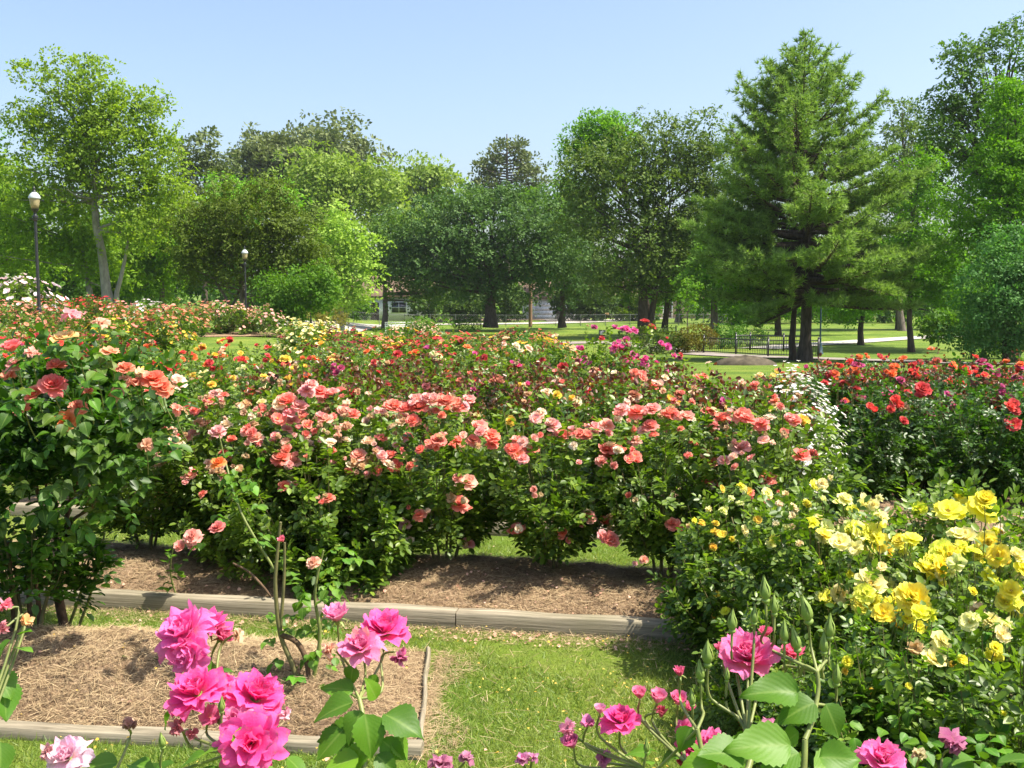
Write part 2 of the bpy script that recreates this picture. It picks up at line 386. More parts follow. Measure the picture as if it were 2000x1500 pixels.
def straw(f, n, L=.05, seed=1, lift=.004):
    r = np.random.default_rng(seed); p = f(r.random(n), r.random(n)); p[:, 2] += lift+r.random(n)*.012
    th = r.random(n)*2*PI; D = np.stack([np.cos(th), np.sin(th), r.normal(size=n)*.16], 1)
    Nn = nrm(np.stack([r.normal(size=n)*.3, r.normal(size=n)*.3, np.ones(n)], 1))
    T = np.array([[0, .016, 0], [0, -.016, 0], [1, -.010, .0], [1, .010, .0]], float)
    return scatter(p, D, Nn, L*(.4+1.2*r.random(n)**1.5), T, np.array([[0, 1, 2, 3]]))
Vs, Fs, o_ = [], [], 0
def lawn_f(a, b):
    yy = 3.0+a*2.3; xx = (-.45+b*1.7); return np.stack([xx, yy, np.full(len(xx), .018)], 1)
def strip_f(a, b):
    q = np.array([RC(-4+4.4*u, tf-.06-.16*w*w) for u, w in zip(a, b)]); return np.c_[q, np.full(len(q), .004)]
def edge_f(a, b): return np.stack([-.37+.02*a+(.12+.08*np.sin(a*9))*b**2.5, 3.62+1.1*a, np.full(len(a), .006)], 1)
for f, nn, sd in ((bed0, 46000, 1), (bed1, 60000, 2), (bed3, 12000, 3), (lawn_f, 1500, 4), (strip_f, 5000, 5), (edge_f, 2600, 6)):
    a, b = straw(f, nn, .048, sd); Vs.append(a); Fs.append(b+o_); o_ += len(a)
link('pine_straw', mesh_np('pine_straw', np.concatenate(Vs), np.concatenate(Fs), M['needle']), kind='stuff', label='dry tan pine straw covering the near rose beds', category='mulch')
def fallen(name, pts, color, seed, size=.016):
    r = np.random.default_rng(seed); n = len(pts)
    Nn = nrm(np.stack([r.normal(size=n)*.5, r.normal(size=n)*.5, np.ones(n)], 1)); th = r.random(n)*2*PI
    D = np.stack([np.cos(th), np.sin(th), r.normal(size=n)*.3], 1)
    T = T6*np.array([1, 1.5, 2.2]); V, F = scatter(pts, D, Nn, size*(.6+.9*r.random(n)), T, F6)
    link(name, mesh_np(name, V, F, M['petal'], False, {'t': np.ones(len(V))}), kind='stuff', color=color, label='fallen '+('pink' if color[2] > .2 else 'yellow')+' petals scattered on the lawn and mulch', category='petals')
r = np.random.default_rng(3)
pp = bed1(r.random(420), r.random(420)**.8); pp[:, 2] += .016
x = r.random(260); x = np.where(r.random(260) < .6, np.clip(.62+.12*r.normal(size=260), 0, 1), x); q = np.array([RC(-3.6+4.2*a, tf-.08-.16*b) for a, b in zip(x, r.random(260)**1.3)]); q3 = np.c_[q, np.full(260, .012)]
x, y = lawn_points(130, 3.2, 7.4, .5); l3 = np.c_[x, y, np.full(len(x), .035)]
p0 = bed0(r.random(60), r.random(60)); p0[:, 2] += .016
fallen('fallen_petals', np.concatenate([pp, q3, l3[:len(l3)//3], p0[:20]]), (.85, .55, .42), 4)
x2, y2 = lawn_points(330, 3.2, 5.1, .5); l4 = np.c_[x2, y2, np.full(len(x2), .035)]
xx = 0.15+r.random(120)*.95; l5 = np.c_[xx, 3.0+r.random(120)*1.9, np.full(120, .035)]
fallen('fallen_petals', np.concatenate([l3[len(l3)//3:], l4, l5, p0[20:]]), (.85, .62, .10), 5, .011)

# ------------------------------------------------------------------ rose parts
def petal_grid(phi, th0, curl, length, width, cup, ruffle, seed, nu=4, nv=4, lift=0.0, off=0.0):
    r = random.Random(seed); u = np.linspace(0, 1, nu); v = np.linspace(-1, 1, nv)
    th = th0+curl*u**1.5; du = np.r_[0, np.diff(u)]
    rad = off+np.cumsum(np.sin(th)*du)*length; zz = lift+np.cumsum(np.cos(th)*du)*length
    hw = width*(.22+.78*np.sin(np.clip(u*1.15, 0, 1)*PI*.56))*np.where(u > .8, 1-(u-.8)*1.1, 1)
    ph1, ph2 = r.uniform(0, 6), r.uniform(0, 6)
    U, Vv = np.meshgrid(u, v, indexing='ij')
    R = rad[:, None]-cup*Vv**2*hw[:, None]*np.cos(th)[:, None]*1.1
    Z = zz[:, None]+cup*Vv**2*hw[:, None]*np.sin(th)[:, None]*.9
    rf = ruffle*U**2*(np.sin(Vv*4.2+ph1)+.6*np.sin(Vv*7.5+ph2))*length
    Z = Z+rf*np.sin(th)[:, None]; R = R+rf*np.cos(th)[:, None]
    R = R-.06*length*(U**6)*np.abs(np.sin(Vv*2.6+ph2))
    Y = Vv*hw[:, None]
    c, s_ = math.cos(phi), math.sin(phi)
    X3 = R*c-Y*s_; Y3 = R*s_+Y*c
    Vt = np.stack([X3, Y3, Z], -1).reshape(-1, 3)
    I = np.arange(nu*nv).reshape(nu, nv)
    F = np.stack([I[:-1, :-1], I[:-1, 1:], I[1:, 1:], I[1:, :-1]], -1).reshape(-1, 4)
    return Vt, F, U.ravel()
def bloom_rings(openness, seed, full=1.0):
    """list of petal parameter sets, inner to outer; unit = bloom radius"""
    r = random.Random(seed); out = []
    rings = [(3, .05, .10, .55, .30), (4, .16, .15, .66, .36), (5, .40, .30, .78, .42), (6, .72, .45, .90, .46), (7, 1.05, .55, 1.0, .48)]
    for k, (n, t0, cu, L, w) in enumerate(rings):
        n = max(2, round(n*full)); ph = r.uniform(0, 6)
        for i in range(n):
            o = openness
            out.append(dict(phi=ph+i*2*PI/n+r.uniform(-.25, .25), th0=t0*o+r.uniform(-.08, .10), curl=cu*o*r.uniform(.4, 1.7)+.05, length=L*r.uniform(.88, 1.1), width=w*r.uniform(.85, 1.15),
                            cup=r.uniform(.25, .6)*(1.15-.18*k), ruffle=r.uniform(.03, .09), seed=r.randint(0, 9999), off=.02+.025*k, lift=-.04*k, ring=k))
    return out
def rose_mesh(name, openness, seed, full=1.0, nu=4, nv=4):
    mb = MB(); T = []
    for q in bloom_rings(openness, seed, full):
        q = dict(q); q.pop('ring'); V, F, t = petal_grid(nu=nu, nv=nv, **q); mb.add(V, F); T.append(t)
    return mb.mesh(name, M['petal'], True, {'t': np.concatenate(T)})
def wilted_mesh(name, seed):
    r = random.Random(seed); mb = MB(); T = []
    for i in range(19):
        V, F, t = petal_grid(phi=i*2.4+r.uniform(-.3, .3), th0=r.uniform(.1, 1.5), curl=r.uniform(.3, 1.7), length=r.uniform(.45, .95), width=r.uniform(.22, .46), cup=r.uniform(.5, 1.1), ruffle=r.uniform(.1, .22), seed=r.randint(0, 999), nu=4, nv=4, off=.03)
        mb.add(V, F); T.append(t)
    return mb.mesh(name, M['petal'], True, {'t': np.concatenate(T)})
ROSE = [rose_mesh('bloom', o, 10+i, f) for i, (o, f) in enumerate([(1.0, 1), (.85, 1), (1.1, .9), (.7, 1), (.95, .8), (1.15, 1)])]
def flat_mesh(seed):
    r = random.Random(seed); mb = MB(); T = []
    for n_, t0, L, w, of in ((5, 1.20, 1.0, .56, .05), (5, .85, .85, .46, .04), (4, .45, .55, .34, .03)):
        ph = r.uniform(0, 6)
        for i in range(n_):
            V, F, t = petal_grid(ph+i*2*PI/n_+r.uniform(-.15, .15), t0+r.uniform(-.15, .15), r.uniform(.1, .6), L*r.uniform(.85, 1.1), w, .35, r.uniform(.04, .10), r.randint(0, 999), 4, 5, 0, of)
            mb.add(V, F); T.append(t)
    k = sum(len(f) for f in mb.F[4]); mb.lathe([(.16, .10), (.17, .16), (.10, .20), (0, .21)], k=8); T.append(np.ones(32))
    me = mb.mesh('bloom', M['petal'], True, {'t': np.concatenate(T)}); me.materials.append(M['stamen'])
    idx = np.zeros(len(me.polygons), np.int32); idx[k:] = 1; me.polygons.foreach_set('material_index', idx); return me
FLAT = [flat_mesh(40+i) for i in range(5)]          # open, few petals
HALF = [rose_mesh('bloom', .38, 50+i, .7) for i in range(2)]            # half open bud
WILT = [wilted_mesh('bloom', 60+i) for i in range(4)]
def tiny_rose():
    mb = MB(); T = []
    for i in range(6):
        V, F, t = petal_grid(i*1.05, .75, .6, 1, .5, .3, .05, i, 3, 3); mb.add(V, F); T.append(t)
    return mb
def blooms_merged(name, pts, dirs, size, seed):
    r = np.random.default_rng(seed); mb = tiny_rose(); Tv = np.concatenate(mb.V); Tf = np.concatenate(mb.F[4])
    T = np.stack([Tv[:, 2], Tv[:, 0], Tv[:, 1]], 1)     # along = axis
    V, F = scatter(pts, dirs, rdir(r, len(pts)), size*(.7+.6*r.random(len(pts))), T, Tf)
    return mesh_np(name, V, F, M['petal'], True, {'t': np.ones(len(V))})

def bush_geo(seed, n_shoot, R, H, z0, leaf, lps, low=-.25, stems=6, young=0, T=T6, F=F6, leafL=.09, taper=0):
    """returns dict with foliage / stem / young meshes and shoot tips"""
    r = np.random.default_rng(seed)
    zc = z0+(H-z0)*.42
    e = np.arcsin(np.clip(low+(1-low)*r.random(n_shoot)**.85, -1, 1)); ph = r.random(n_shoot)*2*PI+np.arange(n_shoot)*2.4
    lump = 1+.16*np.sin(ph*3+seed)+.12*r.normal(size=n_shoot)
    tips = np.stack([R*np.cos(e)*np.cos(ph)*lump, R*np.cos(e)*np.sin(ph)*lump, zc+np.where(e > 0, (H-zc), (zc-z0*.6))*np.sin(e)*(1+.10*r.normal(size=n_shoot))], 1)
    tips[:, 2] = np.maximum(tips[:, 2], z0*.5)
    if taper: tips[:, :2] *= (1-taper*(1-smooth(.02, H*.80, tips[:, 2])))[:, None]
    base = np.stack([tips[:, 0]*.22, tips[:, 1]*.22, z0*.55+.12*(tips[:, 2]-z0)], 1)
    ctrl = np.stack([tips[:, 0]*.75, tips[:, 1]*.75, base[:, 2]+(tips[:, 2]-base[:, 2])*.45], 1)
    k = lps; ts = .30+.68*r.random((n_shoot, k))**.8; t = ts[..., None]
    Pc = ((1-t)**2*base[:, None]+2*t*(1-t)*ctrl[:, None]+t*t*tips[:, None]).reshape(-1, 3)
    Tn = nrm((2*(1-t)*(ctrl-base)[:, None]+2*t*(tips-ctrl)[:, None]).reshape(-1, 3))
    n = len(Pc); out = nrm(Pc*np.array([1, 1, .4])+1e-4)
    A = nrm(rdir(r, n)+.5*Tn+.7*out*np.array([1, 1, .3])); A[:, 2] -= .12; A = nrm(A)
    U = nrm(rdir(r, n)*.55+np.array([0, 0, .9])+.35*out); Sd = nrm(np.cross(U, A)); U = np.cross(A, Sd)
    L = leafL*(.75+.5*r.random(n))[:, None]
    Ps, Ds, Ns, Ss = [], [], [], []
    for (al, sd_, sz) in ((.98, 0, 1.1), (.66, 1, 1.0), (.66, -1, 1.0), (.32, 1, .8), (.32, -1, .8)):
        Ps.append(Pc+A*L*al); Ds.append(nrm(A*(1 if sd_ == 0 else .45)+Sd*sd_*.9+rdir(r, n)*.15)); Ns.append(nrm(U+rdir(r, n)*.38)); Ss.append(np.full(n, leaf*sz)*(.8+.4*r.random(n)))
    V, Fc = scatter(np.concatenate(Ps), np.concatenate(Ds), np.concatenate(Ns), np.concatenate(Ss), T, F)
    g = {'foliage': mesh_np('foliage', V, Fc, M['rose_leaf'])}
    mb = MB()
    for i in range(stems):
        a = i*2*PI/stems+r.random()*.8; rr = R*.55*(.5+.6*r.random()); hh = z0+(H-z0)*(.35+.5*r.random())
        p0 = np.array([.03*math.cos(a), .03*math.sin(a), -.08]); p2 = np.array([rr*math.cos(a), rr*math.sin(a), hh]); p1 = np.array([rr*.35*math.cos(a)+r.normal()*.02, rr*.35*math.sin(a)+r.normal()*.02, hh*.5])
        tt = np.linspace(0, 1, 7)[:, None]; mb.tube((1-tt)**2*p0+2*tt*(1-tt)*p1+tt*tt*p2, np.linspace(.013, .005, 7)*(.8+.4*r.random()), 5)
    order = np.argsort(-tips[:, 2])
    for i in order[:int(n_shoot*.7)]:
        tt = np.linspace(.35, 1, 4)[:, None]; q = (1-tt)**2*base[i]+2*tt*(1-tt)*ctrl[i]+tt*tt*tips[i]; mb.tube(q, [.0035, .003, .0025, .002], 3, False)
    g['stem'] = mb.mesh('stem', M['cane'])
    if young:
        sel = order[:int(n_shoot*.75)]; m_ = len(sel)*young; tp = np.repeat(tips[sel], young, 0)
        pos = tp+np.stack([r.normal(size=m_)*.045, r.normal(size=m_)*.045, r.random(m_)*.12-.05], 1)
        V, Fc = scatter(pos, nrm(rdir(r, m_)+np.array([0, 0, .2])), nrm(rdir(r, m_)+np.array([0, 0, .5])), leaf*(.7+.4*r.random(m_)), T, F)
        g['young'] = mesh_np('young_leaves', V, Fc, M['young_leaf'])
    g['tips'] = tips[order]; g['R'] = R; g['H'] = H; g['dirs'] = nrm(tips[order]*np.array([1, 1, .2])+np.array([0, 0, .9*R]))
    return g
ROW1 = [bush_geo(100+i, 88, .49, 1.13, .20, .045, 17, stems=5, low=-.55, taper=.95, leafL=.075) for i in range(5)]
ROW2 = [bush_geo(200+i, 66, .52, 1.15, .10, .048, 15, stems=5, young=12) for i in range(4)]
DARKB = [bush_geo(300+i, 90, .75, 1.12, .06, .050, 17, stems=6, low=-.7) for i in range(3)]
YEL = [bush_geo(400+i, 110, .47, .92, .03, .040, 17, stems=6, low=-.75, leafL=.075) for i in range(3)]
MIDB = [bush_geo(500+i, 42, .50, 1.05, .08, .060, 11, stems=4, low=-.5, T=TD, F=FD) for i in range(4)]
FARB = [bush_geo(600+i, 34, .55, 1.0, .05, .085, 8, stems=3, low=-.6, T=TD, F=FD, leafL=.11) for i in range(4)]
for gset, sz, frac in ((MIDB, .042, .8), (FARB, .055, .95)):
    for i, g in enumerate(gset):
        k = int(len(g['tips'])*frac); tp = g['tips'][:k]; dr = g['dirs'][:k]
        rr = np.random.default_rng(900+i); rep = 2
        tp = np.repeat(tp, rep, 0)+rr.normal(size=(k*rep, 3))*.045+np.array([0, 0, .03]); dr = np.repeat(dr, rep, 0)
        g['blooms'] = blooms_merged('blooms', tp, dr, sz, 50+i)
        g['fewblooms'] = blooms_merged('blooms', tp[::3], dr[::3], sz*1.15, 70+i)

PAL = dict(coral=(.90, .30, .22), pink=(.92, .50, .44), pale=(.92, .72, .56), cream=(.90, .78, .45), yellow=(.88, .66, .05), lemon=(.90, .80, .30), orange=(.90, .22, .015), red=(.66, .012, .02),
           darkred=(.30, .008, .015), magenta=(.55, .03, .22), hot=(.82, .09, .40), white=(.85, .82, .74), tan=(.62, .42, .22), rust=(.50, .15, .06), salmon=(.80, .33, .20), mauve=(.50, .14, .30), scarlet=(.82, .04, .015))
def jit(c, r, a=.10): return tuple(min(.95, max(.004, v*(1+r.uniform(-a, a)))) for v in c)
def axis_rot(d, r):
    q = Vector(d).to_track_quat('Z', 'Y'); return (q @ Matrix.Rotation(r.uniform(0, 6.28), 3, 'Z').to_quaternion()).to_euler()
def put_bloom(parent, pos, d, size, color, r, kind='rose', stalk=0.0):
    me = r.choice(dict(rose=ROSE, flat=FLAT, half=HALF, wilt=WILT)[kind])
    b = link('bloom', me, parent, loc=pos, rot=axis_rot(d, r), scale=size, color=color)
    return b
def bush(name, label, gset, px_or_xy, rng_, scale=1.0, colors=(), n_bloom=0, bloom_size=.045, tint=(1, 1, 1), ytint=None, group=None, young=True, wilt=.2, zs=1.0, merged=None, rot=None, kinds=('rose', 'rose', 'rose', 'flat', 'half'), top_only=.75, cat='rose bush'):
    x, y = px_or_xy; g = rng_.choice(gset); z = float(gz(x, y))
    rz = rng_.uniform(0, 6.28) if rot is None else rot
    t = thing(name, label, cat, (x, y, z), rz, group, (scale, scale, scale*zs))
    link('foliage', g['foliage'], t, color=tint, kind='stuff')
    link('stem', g['stem'], t)
    if young and 'young' in g: link('young_leaves', g['young'], t, color=ytint or (1, 1, 1), kind='stuff')
    if merged: link('blooms', g[merged], t, color=colors[0], kind='stuff')
    elif n_bloom:
        idx = list(range(int(len(g['tips'])*top_only)))
        # prefer tips that face the camera side
        cs, sn = math.cos(rz), math.sin(rz)
        face = [g['tips'][i][0]*sn+g['tips'][i][1]*cs for i in idx]
        idx.sort(key=lambda i: face[i]*.8-g['tips'][i][2]*.9+rng_.uniform(-.3, .3))
        j = 0; q = 0
        while j < n_bloom:
            i = idx[q % len(idx)]; q += 1; kk = rng_.choice((1, 1, 2, 3, 4)); c0 = PAL[rng_.choice(colors)]
            for _ in range(min(kk, n_bloom-j)):
                j += 1; p = Vector(g['tips'][i]); d = Vector(g['dirs'][i])
                d = (d+Vector((rng_.uniform(-.5, .5), rng_.uniform(-.5, .5), rng_.uniform(-.2, .3)))+Vector((-sn*.35, -cs*.35, 0))).normalized()
                sp = .055 if kk > 1 else .03
                p = p+d*.03+Vector((rng_.uniform(-sp, sp), rng_.uniform(-sp, sp), rng_.uniform(-.02, .06)))
                w = rng_.random() < wilt
                c = jit(PAL['tan'] if (w and rng_.random() < .6) else (c0 if rng_.random() < .8 else PAL[rng_.choice(colors)]), rng_)
                put_bloom(t, p, d, bloom_size*rng_.uniform(.6, 1.25)*(.8 if w else 1)/scale, c, rng_, 'wilt' if w else rng_.choice(kinds))
    return t, g
ORD = ['first', 'second', 'third', 'fourth', 'fifth', 'sixth', 'seventh', 'eighth', 'ninth', 'tenth', 'eleventh', 'twelfth', 'thirteenth', 'fourteenth', 'fifteenth', 'sixteenth', 'seventeenth', 'eighteenth']

# ------------------------------------------------------------------ row 1: the coral pink bushes
R1 = random.Random(77)
row1_px = [270, 430, 565, 700, 868, 1085, 1300, 1500]
row1 = []
clusters = [(345, 748, 22, 'pale', 3), (340, 866, 20, 'pale', 0), (316, 965, 18, 'pink', 0), (375, 1048, 18, 'pink', 0), (278, 935, 16, 'pink', 0), (427, 905, 15, 'orange', 0), (625, 765, 20, 'coral', 0), (648, 770, 18, 'pink', 0), (600, 762, 18, 'pink', 0),
            (560, 785, 22, 'coral', 0), (585, 795, 20, 'pink', 0), (545, 795, 17, 'coral', 0), (572, 822, 16, 'pink', 0), (635, 820, 18, 'pink', 0), (668, 800, 16, 'coral', 0), (690, 810, 15, 'coral', 0), (675, 838, 17, 'pink', 0),
            (770, 795, 22, 'coral', 0), (795, 800, 20, 'coral', 0), (820, 795, 20, 'coral', 0), (845, 780, 20, 'pink', 0), (872, 785, 20, 'coral', 0), (900, 795, 18, 'coral', 0), (915, 782, 16, 'pink', 0), (812, 780, 17, 'pink', 0),
            (935, 835, 20, 'pink', 0), (960, 850, 18, 'coral', 0), (855, 860, 18, 'coral', 0), (895, 862, 17, 'coral', 0), (925, 860, 16, 'coral', 0), (1010, 862, 19, 'pink', 0), (1035, 875, 20, 'coral', 0), (1005, 880, 17, 'coral', 0), (1048, 815, 16, 'pink', 0),
            (1080, 832, 18, 'pink', 0), (1100, 850, 18, 'coral', 0), (1130, 850, 18, 'coral', 0), (1160, 835, 18, 'pink', 0), (1185, 830, 17, 'pink', 0), (1185, 878, 20, 'coral', 0), (1205, 880, 17, 'coral', 0), (1215, 800, 17, 'pink', 0), (1245, 805, 20, 'coral', 0), (1275, 800, 18, 'pink', 0), (1270, 832, 18, 'coral', 0), (1240, 860, 16, 'pink', 0),
            (1310, 808, 19, 'coral', 0), (1340, 815, 18, 'pink', 0), (1385, 805, 19, 'coral', 0), (1412, 820, 21, 'coral', 0), (1450, 812, 22, 'coral', 0), (1488, 828, 18, 'coral', 0), (1395, 830, 17, 'pink', 0), (1550, 822, 18, 'coral', 0), (1448, 875, 20, 'pink', 0), (1565, 890, 20, 'coral', 0), (1585, 888, 16, 'coral', 0), (1415, 900, 15, 'pink', 0), (1380, 942, 14, 'coral', 0), (1500, 935, 17, 'coral', 0),
            (915, 942, 19, 'pink', 0), (898, 985, 21, 'coral', 0), (780, 1065, 18, 'coral', 0), (914, 1062, 16, 'pink', 0), (1012, 1034, 17, 'coral', 0), (1098, 1041, 14, 'coral', 0), (1192, 1055, 20, 'coral', 0), (1148, 1010, 19, 'pink', 0), (1180, 1020, 15, 'coral', 0), (1314, 1024, 17, 'coral', 0), (1258, 1094, 10, 'pink', 0), (692, 995, 22, 'pink', 0), (790, 1025, 14, 'pink', 0), (820, 1005, 15, 'coral', 0), (425, 1030, 16, 'coral', 0), (740, 1035, 14, 'pale', 0),
            (548, 895, 22, 'coral', 0), (575, 900, 18, 'pink', 0), (630, 905, 16, 'pink', 0), (605, 870, 15, 'pale', 0), (700, 890, 18, 'pink', 0), (735, 905, 15, 'coral', 0), (720, 865, 16, 'pale', 0), (500, 855, 16, 'pale', 0), (480, 790, 14, 'tan', 0), (400, 830, 20, 'pale', 0), (425, 845, 18, 'pink', 0), (380, 845, 16, 'pink', 0), (440, 830, 15, 'pale', 0), (352, 800, 14, 'tan', 0), (555, 950, 14, 'coral', 0), (310, 905, 14, 'tan', 0), (605, 940, 15, 'pink', 0), (660, 860, 14, 'tan', 0), (372, 930, 14, 'pink', 0)]
noun = ['leftmost coral pink rose bush, behind the big shaded bush', 'coral pink rose bush above a small low sprig, near the left bed end', 'coral pink rose bush with one orange bloom on its left', 'coral pink rose bush left of the wide gap with a low round bloom',
        'narrow footed coral pink rose bush just left of the grassy gap', 'bushy footed coral pink rose bush right of the grassy gap', 'coral pink rose bush above the end of the long timber', 'rightmost coral pink rose bush, behind the yellow roses']
for i, px in enumerate(row1_px):
    t_ = 5.86+R1.uniform(-.06, .06); s_ = s_at(px, t_); x, y = RC(s_, t_)
    sc = R1.uniform(.93, 1.05)
    o, g = bush('rose_bush', noun[i], ROW1, (x, y), R1, sc, ('coral', 'pink', 'coral', 'pale'), 30 if i > 3 else 36, .032, tint=jit((1, 1, 1), R1, .08), group='coral pink rose bushes behind the long timber', wilt=.5)
    row1.append((px, o, x, y))
bpy.context.view_layer.update(); DG0 = bpy.context.evaluated_depsgraph_get()
def on_surf0(px, py, d):
    o_ = Vector((0, 0, EYE)); v = (P(px, py, 2)-o_).normalized(); h = S.ray_cast(DG0, o_+v*(d-.6), v)
    return P(px, py, h[1].y-.03) if h[0] and d-.6 < h[1].y < d+.5 else P(px, py, d)
for (px, py, sz, colr, n_) in clusters:
    b = min(row1, key=lambda q: abs(q[0]-px)); t_ = b[1]
    h = (1130-py)/350.0                       # 0 at the ground, 1 at the top of the row
    d = b[3]-.36*math.cos(min(1, max(0, h-.35))*1.25)-.05
    p = on_surf0(px, py, d); loc = t_.matrix_world.inverted() @ p
    dv = (p-Vector((b[2], b[3], .5))); dv = Vector((dv.x*.8, dv.y*.6-.25, .45+h*.5)).normalized()
    dl = t_.matrix_world.to_3x3().inverted() @ dv
    r_ = sz/FPX*d/t_.scale[0]
    put_bloom(t_, loc, dl.normalized(), r_*.92, jit(PAL[colr], R1), R1, 'wilt' if colr == 'tan' else 'rose')
    for _ in range(R1.choice((1, 2, 2, 3))):
        q_ = loc+Vector((R1.uniform(-.06, .06), R1.uniform(-.06, .06), R1.uniform(-.06, .04)))/t_.scale[0]; dq = (dl+Vector((R1.uniform(-.6, .6), R1.uniform(-.6, .6), R1.uniform(-.3, .4)))).normalized()
        kd = R1.choice(('rose', 'half', 'wilt', 'rose', 'flat')); put_bloom(t_, q_, dq, r_*R1.uniform(.45, .75), jit(PAL['tan' if kd == 'wilt' and R1.random() < .5 else R1.choice((colr, 'pink', 'pale'))], R1), R1, kd)

FULL = bush_geo(777, 90, .42, .98, .04, .045, 16, stems=5, low=-.75, leafL=.075)
for px, t_, lab, sc in ((640, 5.5, 'full leafy coral rose bush reaching down to the mulch behind the bare canes', 1.0), (505, 5.72, 'leafy coral rose bush low over the mulch, right of the small sprig', .95), (700, 5.75, 'coral rose bush with foliage to the ground, just left of the wide grassy gap', .9)):
    s_ = s_at(px, t_); x, y = RC(s_, t_); bush('rose_bush', lab, [FULL], (x, y), R1, sc, ('pink', 'pale', 'coral', 'tan'), 16, .030, tint=jit((1, 1, 1), R1, .08), group='coral pink rose bushes behind the long timber', wilt=.55)

# ------------------------------------------------------------------ rows behind
R2 = random.Random(8)
def row(t_, pxs, gset, spec, rowname, scale=1.0, nb=12, size=.043, **kw):
    for i, px in enumerate(pxs):
        tt = t_+R2.uniform(-.15, .15); s_ = s_at(px, tt); x, y = RC(s_, tt)
        cols, desc, tint, extra = spec(px)
        e = dict(kw); e.update(extra)
        sc = scale*R2.uniform(.93, 1.06)*e.pop('k', 1)
        bush('rose_bush', f'{desc} rose bush, {ORD[i]} from the left in the {rowname} row of roses', gset, (x, y), R2, sc, cols, e.pop('nb', nb), size, tint=jit(tint, R2, .12), group=f'rose bushes of the {rowname} row', **e)
def spec2(px):
    if px < 330: return ('red', 'scarlet', 'red', 'darkred', 'cream'), 'red flowered', (.9, .95, .9), dict(young=False)
    if px < 520: return ('cream', 'yellow', 'pale', 'coral', 'pink'), 'mixed cream and coral', (1, 1, 1), dict(young=False)
    if px < 700: return ('orange', 'red', 'cream', 'yellow', 'magenta'), 'orange and red', (1, 1, 1), dict()
    if px < 1080: return ('darkred', 'cream', 'magenta', 'rust', 'red'), 'burgundy leaved', (1, .95, .9), dict(nb=9)
    if px < 1360: return ('cream', 'pale', 'pale', 'yellow', 'rust'), 'cream flowered', (1, 1, 1), dict(nb=12)
    return ('cream', 'lemon', 'pale', 'yellow', 'magenta'), 'tall cream and yellow', (1.15, 1.1, .9), dict(k=.98, nb=14)
row(7.85, [190, 310, 430, 545, 655, 765, 870, 975, 1085, 1190, 1295, 1400, 1480], ROW2, spec2, 'second', .95, nb=15, size=.039)
def spec3(px):
    if px < 330: return ('red', 'scarlet', 'red', 'red', 'magenta'), 'bright red', (.95, 1, .95), dict(young=False, nb=34)
    if px < 620: return ('orange', 'red', 'yellow', 'scarlet', 'cream', 'scarlet'), 'orange and scarlet', (1, 1, 1), dict(young=False, nb=22)
    if px < 900: return ('cream', 'yellow', 'red', 'lemon'), 'cream and yellow', (1.1, 1.1, .9), dict(nb=8)
    if px < 1130: return ('cream', 'yellow', 'pale', 'coral', 'hot'), 'pale yellow and pink', (1.1, 1.1, .9), dict(nb=10)
    return ('cream', 'pale', 'yellow', 'coral', 'red'), 'cream and peach', (1, 1, 1), dict(nb=14)
row(9.3, [-30, 70, 170, 270, 370, 465, 560, 655, 750, 845, 940, 1035, 1130, 1225, 1310], ROW2, spec3, 'third', .95, nb=15, size=.040)
def spec4(px):
    if px < 560: return ('orange', 'scarlet', 'red', 'yellow', 'orange'), 'orange', (1, 1, 1), dict(nb=20)
    if px < 820: return ('yellow', 'orange', 'red', 'cream'), 'yellow and red', (1.2, 1.2, .8), dict(nb=6)
    if px < 1000: return ('red', 'hot', 'magenta', 'orange'), 'red and purple pink', (1, 1, .9), dict(nb=9)
    if px < 1170: return ('coral', 'cream', 'pale', 'red'), 'peach', (1.05, 1.05, .9), dict(nb=10)
    return ('hot', 'magenta', 'hot', 'red'), 'magenta pink', (.9, 1, .9), dict(nb=32, k=1.13)
row(11.9, [-20, 80, 180, 280, 370, 460, 550, 640, 730, 820, 910, 1000, 1090, 1170, 1245], ROW2, spec4, 'fourth', .95, nb=12, size=.046, young=False)

# right hand bed: dark green bushes with red and orange
def rbed(y0, pxs, gset, sc, nb, cols, nm, size=.05, **kw):
    for i, px in enumerate(pxs):
        y = y0+R2.uniform(-.12, .12); x = PX(px, y)
        bush('rose_bush', f'dark green rose bush with {nm} blooms, {ORD[i]} from the left', gset, (x, y), R2, sc*R2.uniform(.95, 1.05), cols, nb, size, tint=jit((.38, .56, .62), R2, .1), group=f'dark green bushes with {nm} blooms', wilt=.1, **kw)
rbed(8.35, [1650, 1790, 1930, 2060], DARKB, .86, 7, ('scarlet', 'red', 'scarlet'), 'a few scarlet', .055, top_only=.9)
rbed(9.3, [1600, 1700, 1805, 1905, 2010], ROW2, .90, 20, ('orange', 'magenta', 'scarlet', 'hot', 'red', 'orange'), 'magenta and orange', .040, young=True)
rbed(10.6, [1640, 1725, 1815, 1900, 1990, 2080], ROW2, .85, 22, ('scarlet', 'orange', 'scarlet', 'orange', 'magenta', 'coral'), 'coral and orange', .042)
rbed(12.2, [1625, 1705, 1785, 1870, 1950, 2030], ROW2, .80, 18, ('scarlet', 'orange', 'red', 'coral'), 'small coral red', .046, young=False)
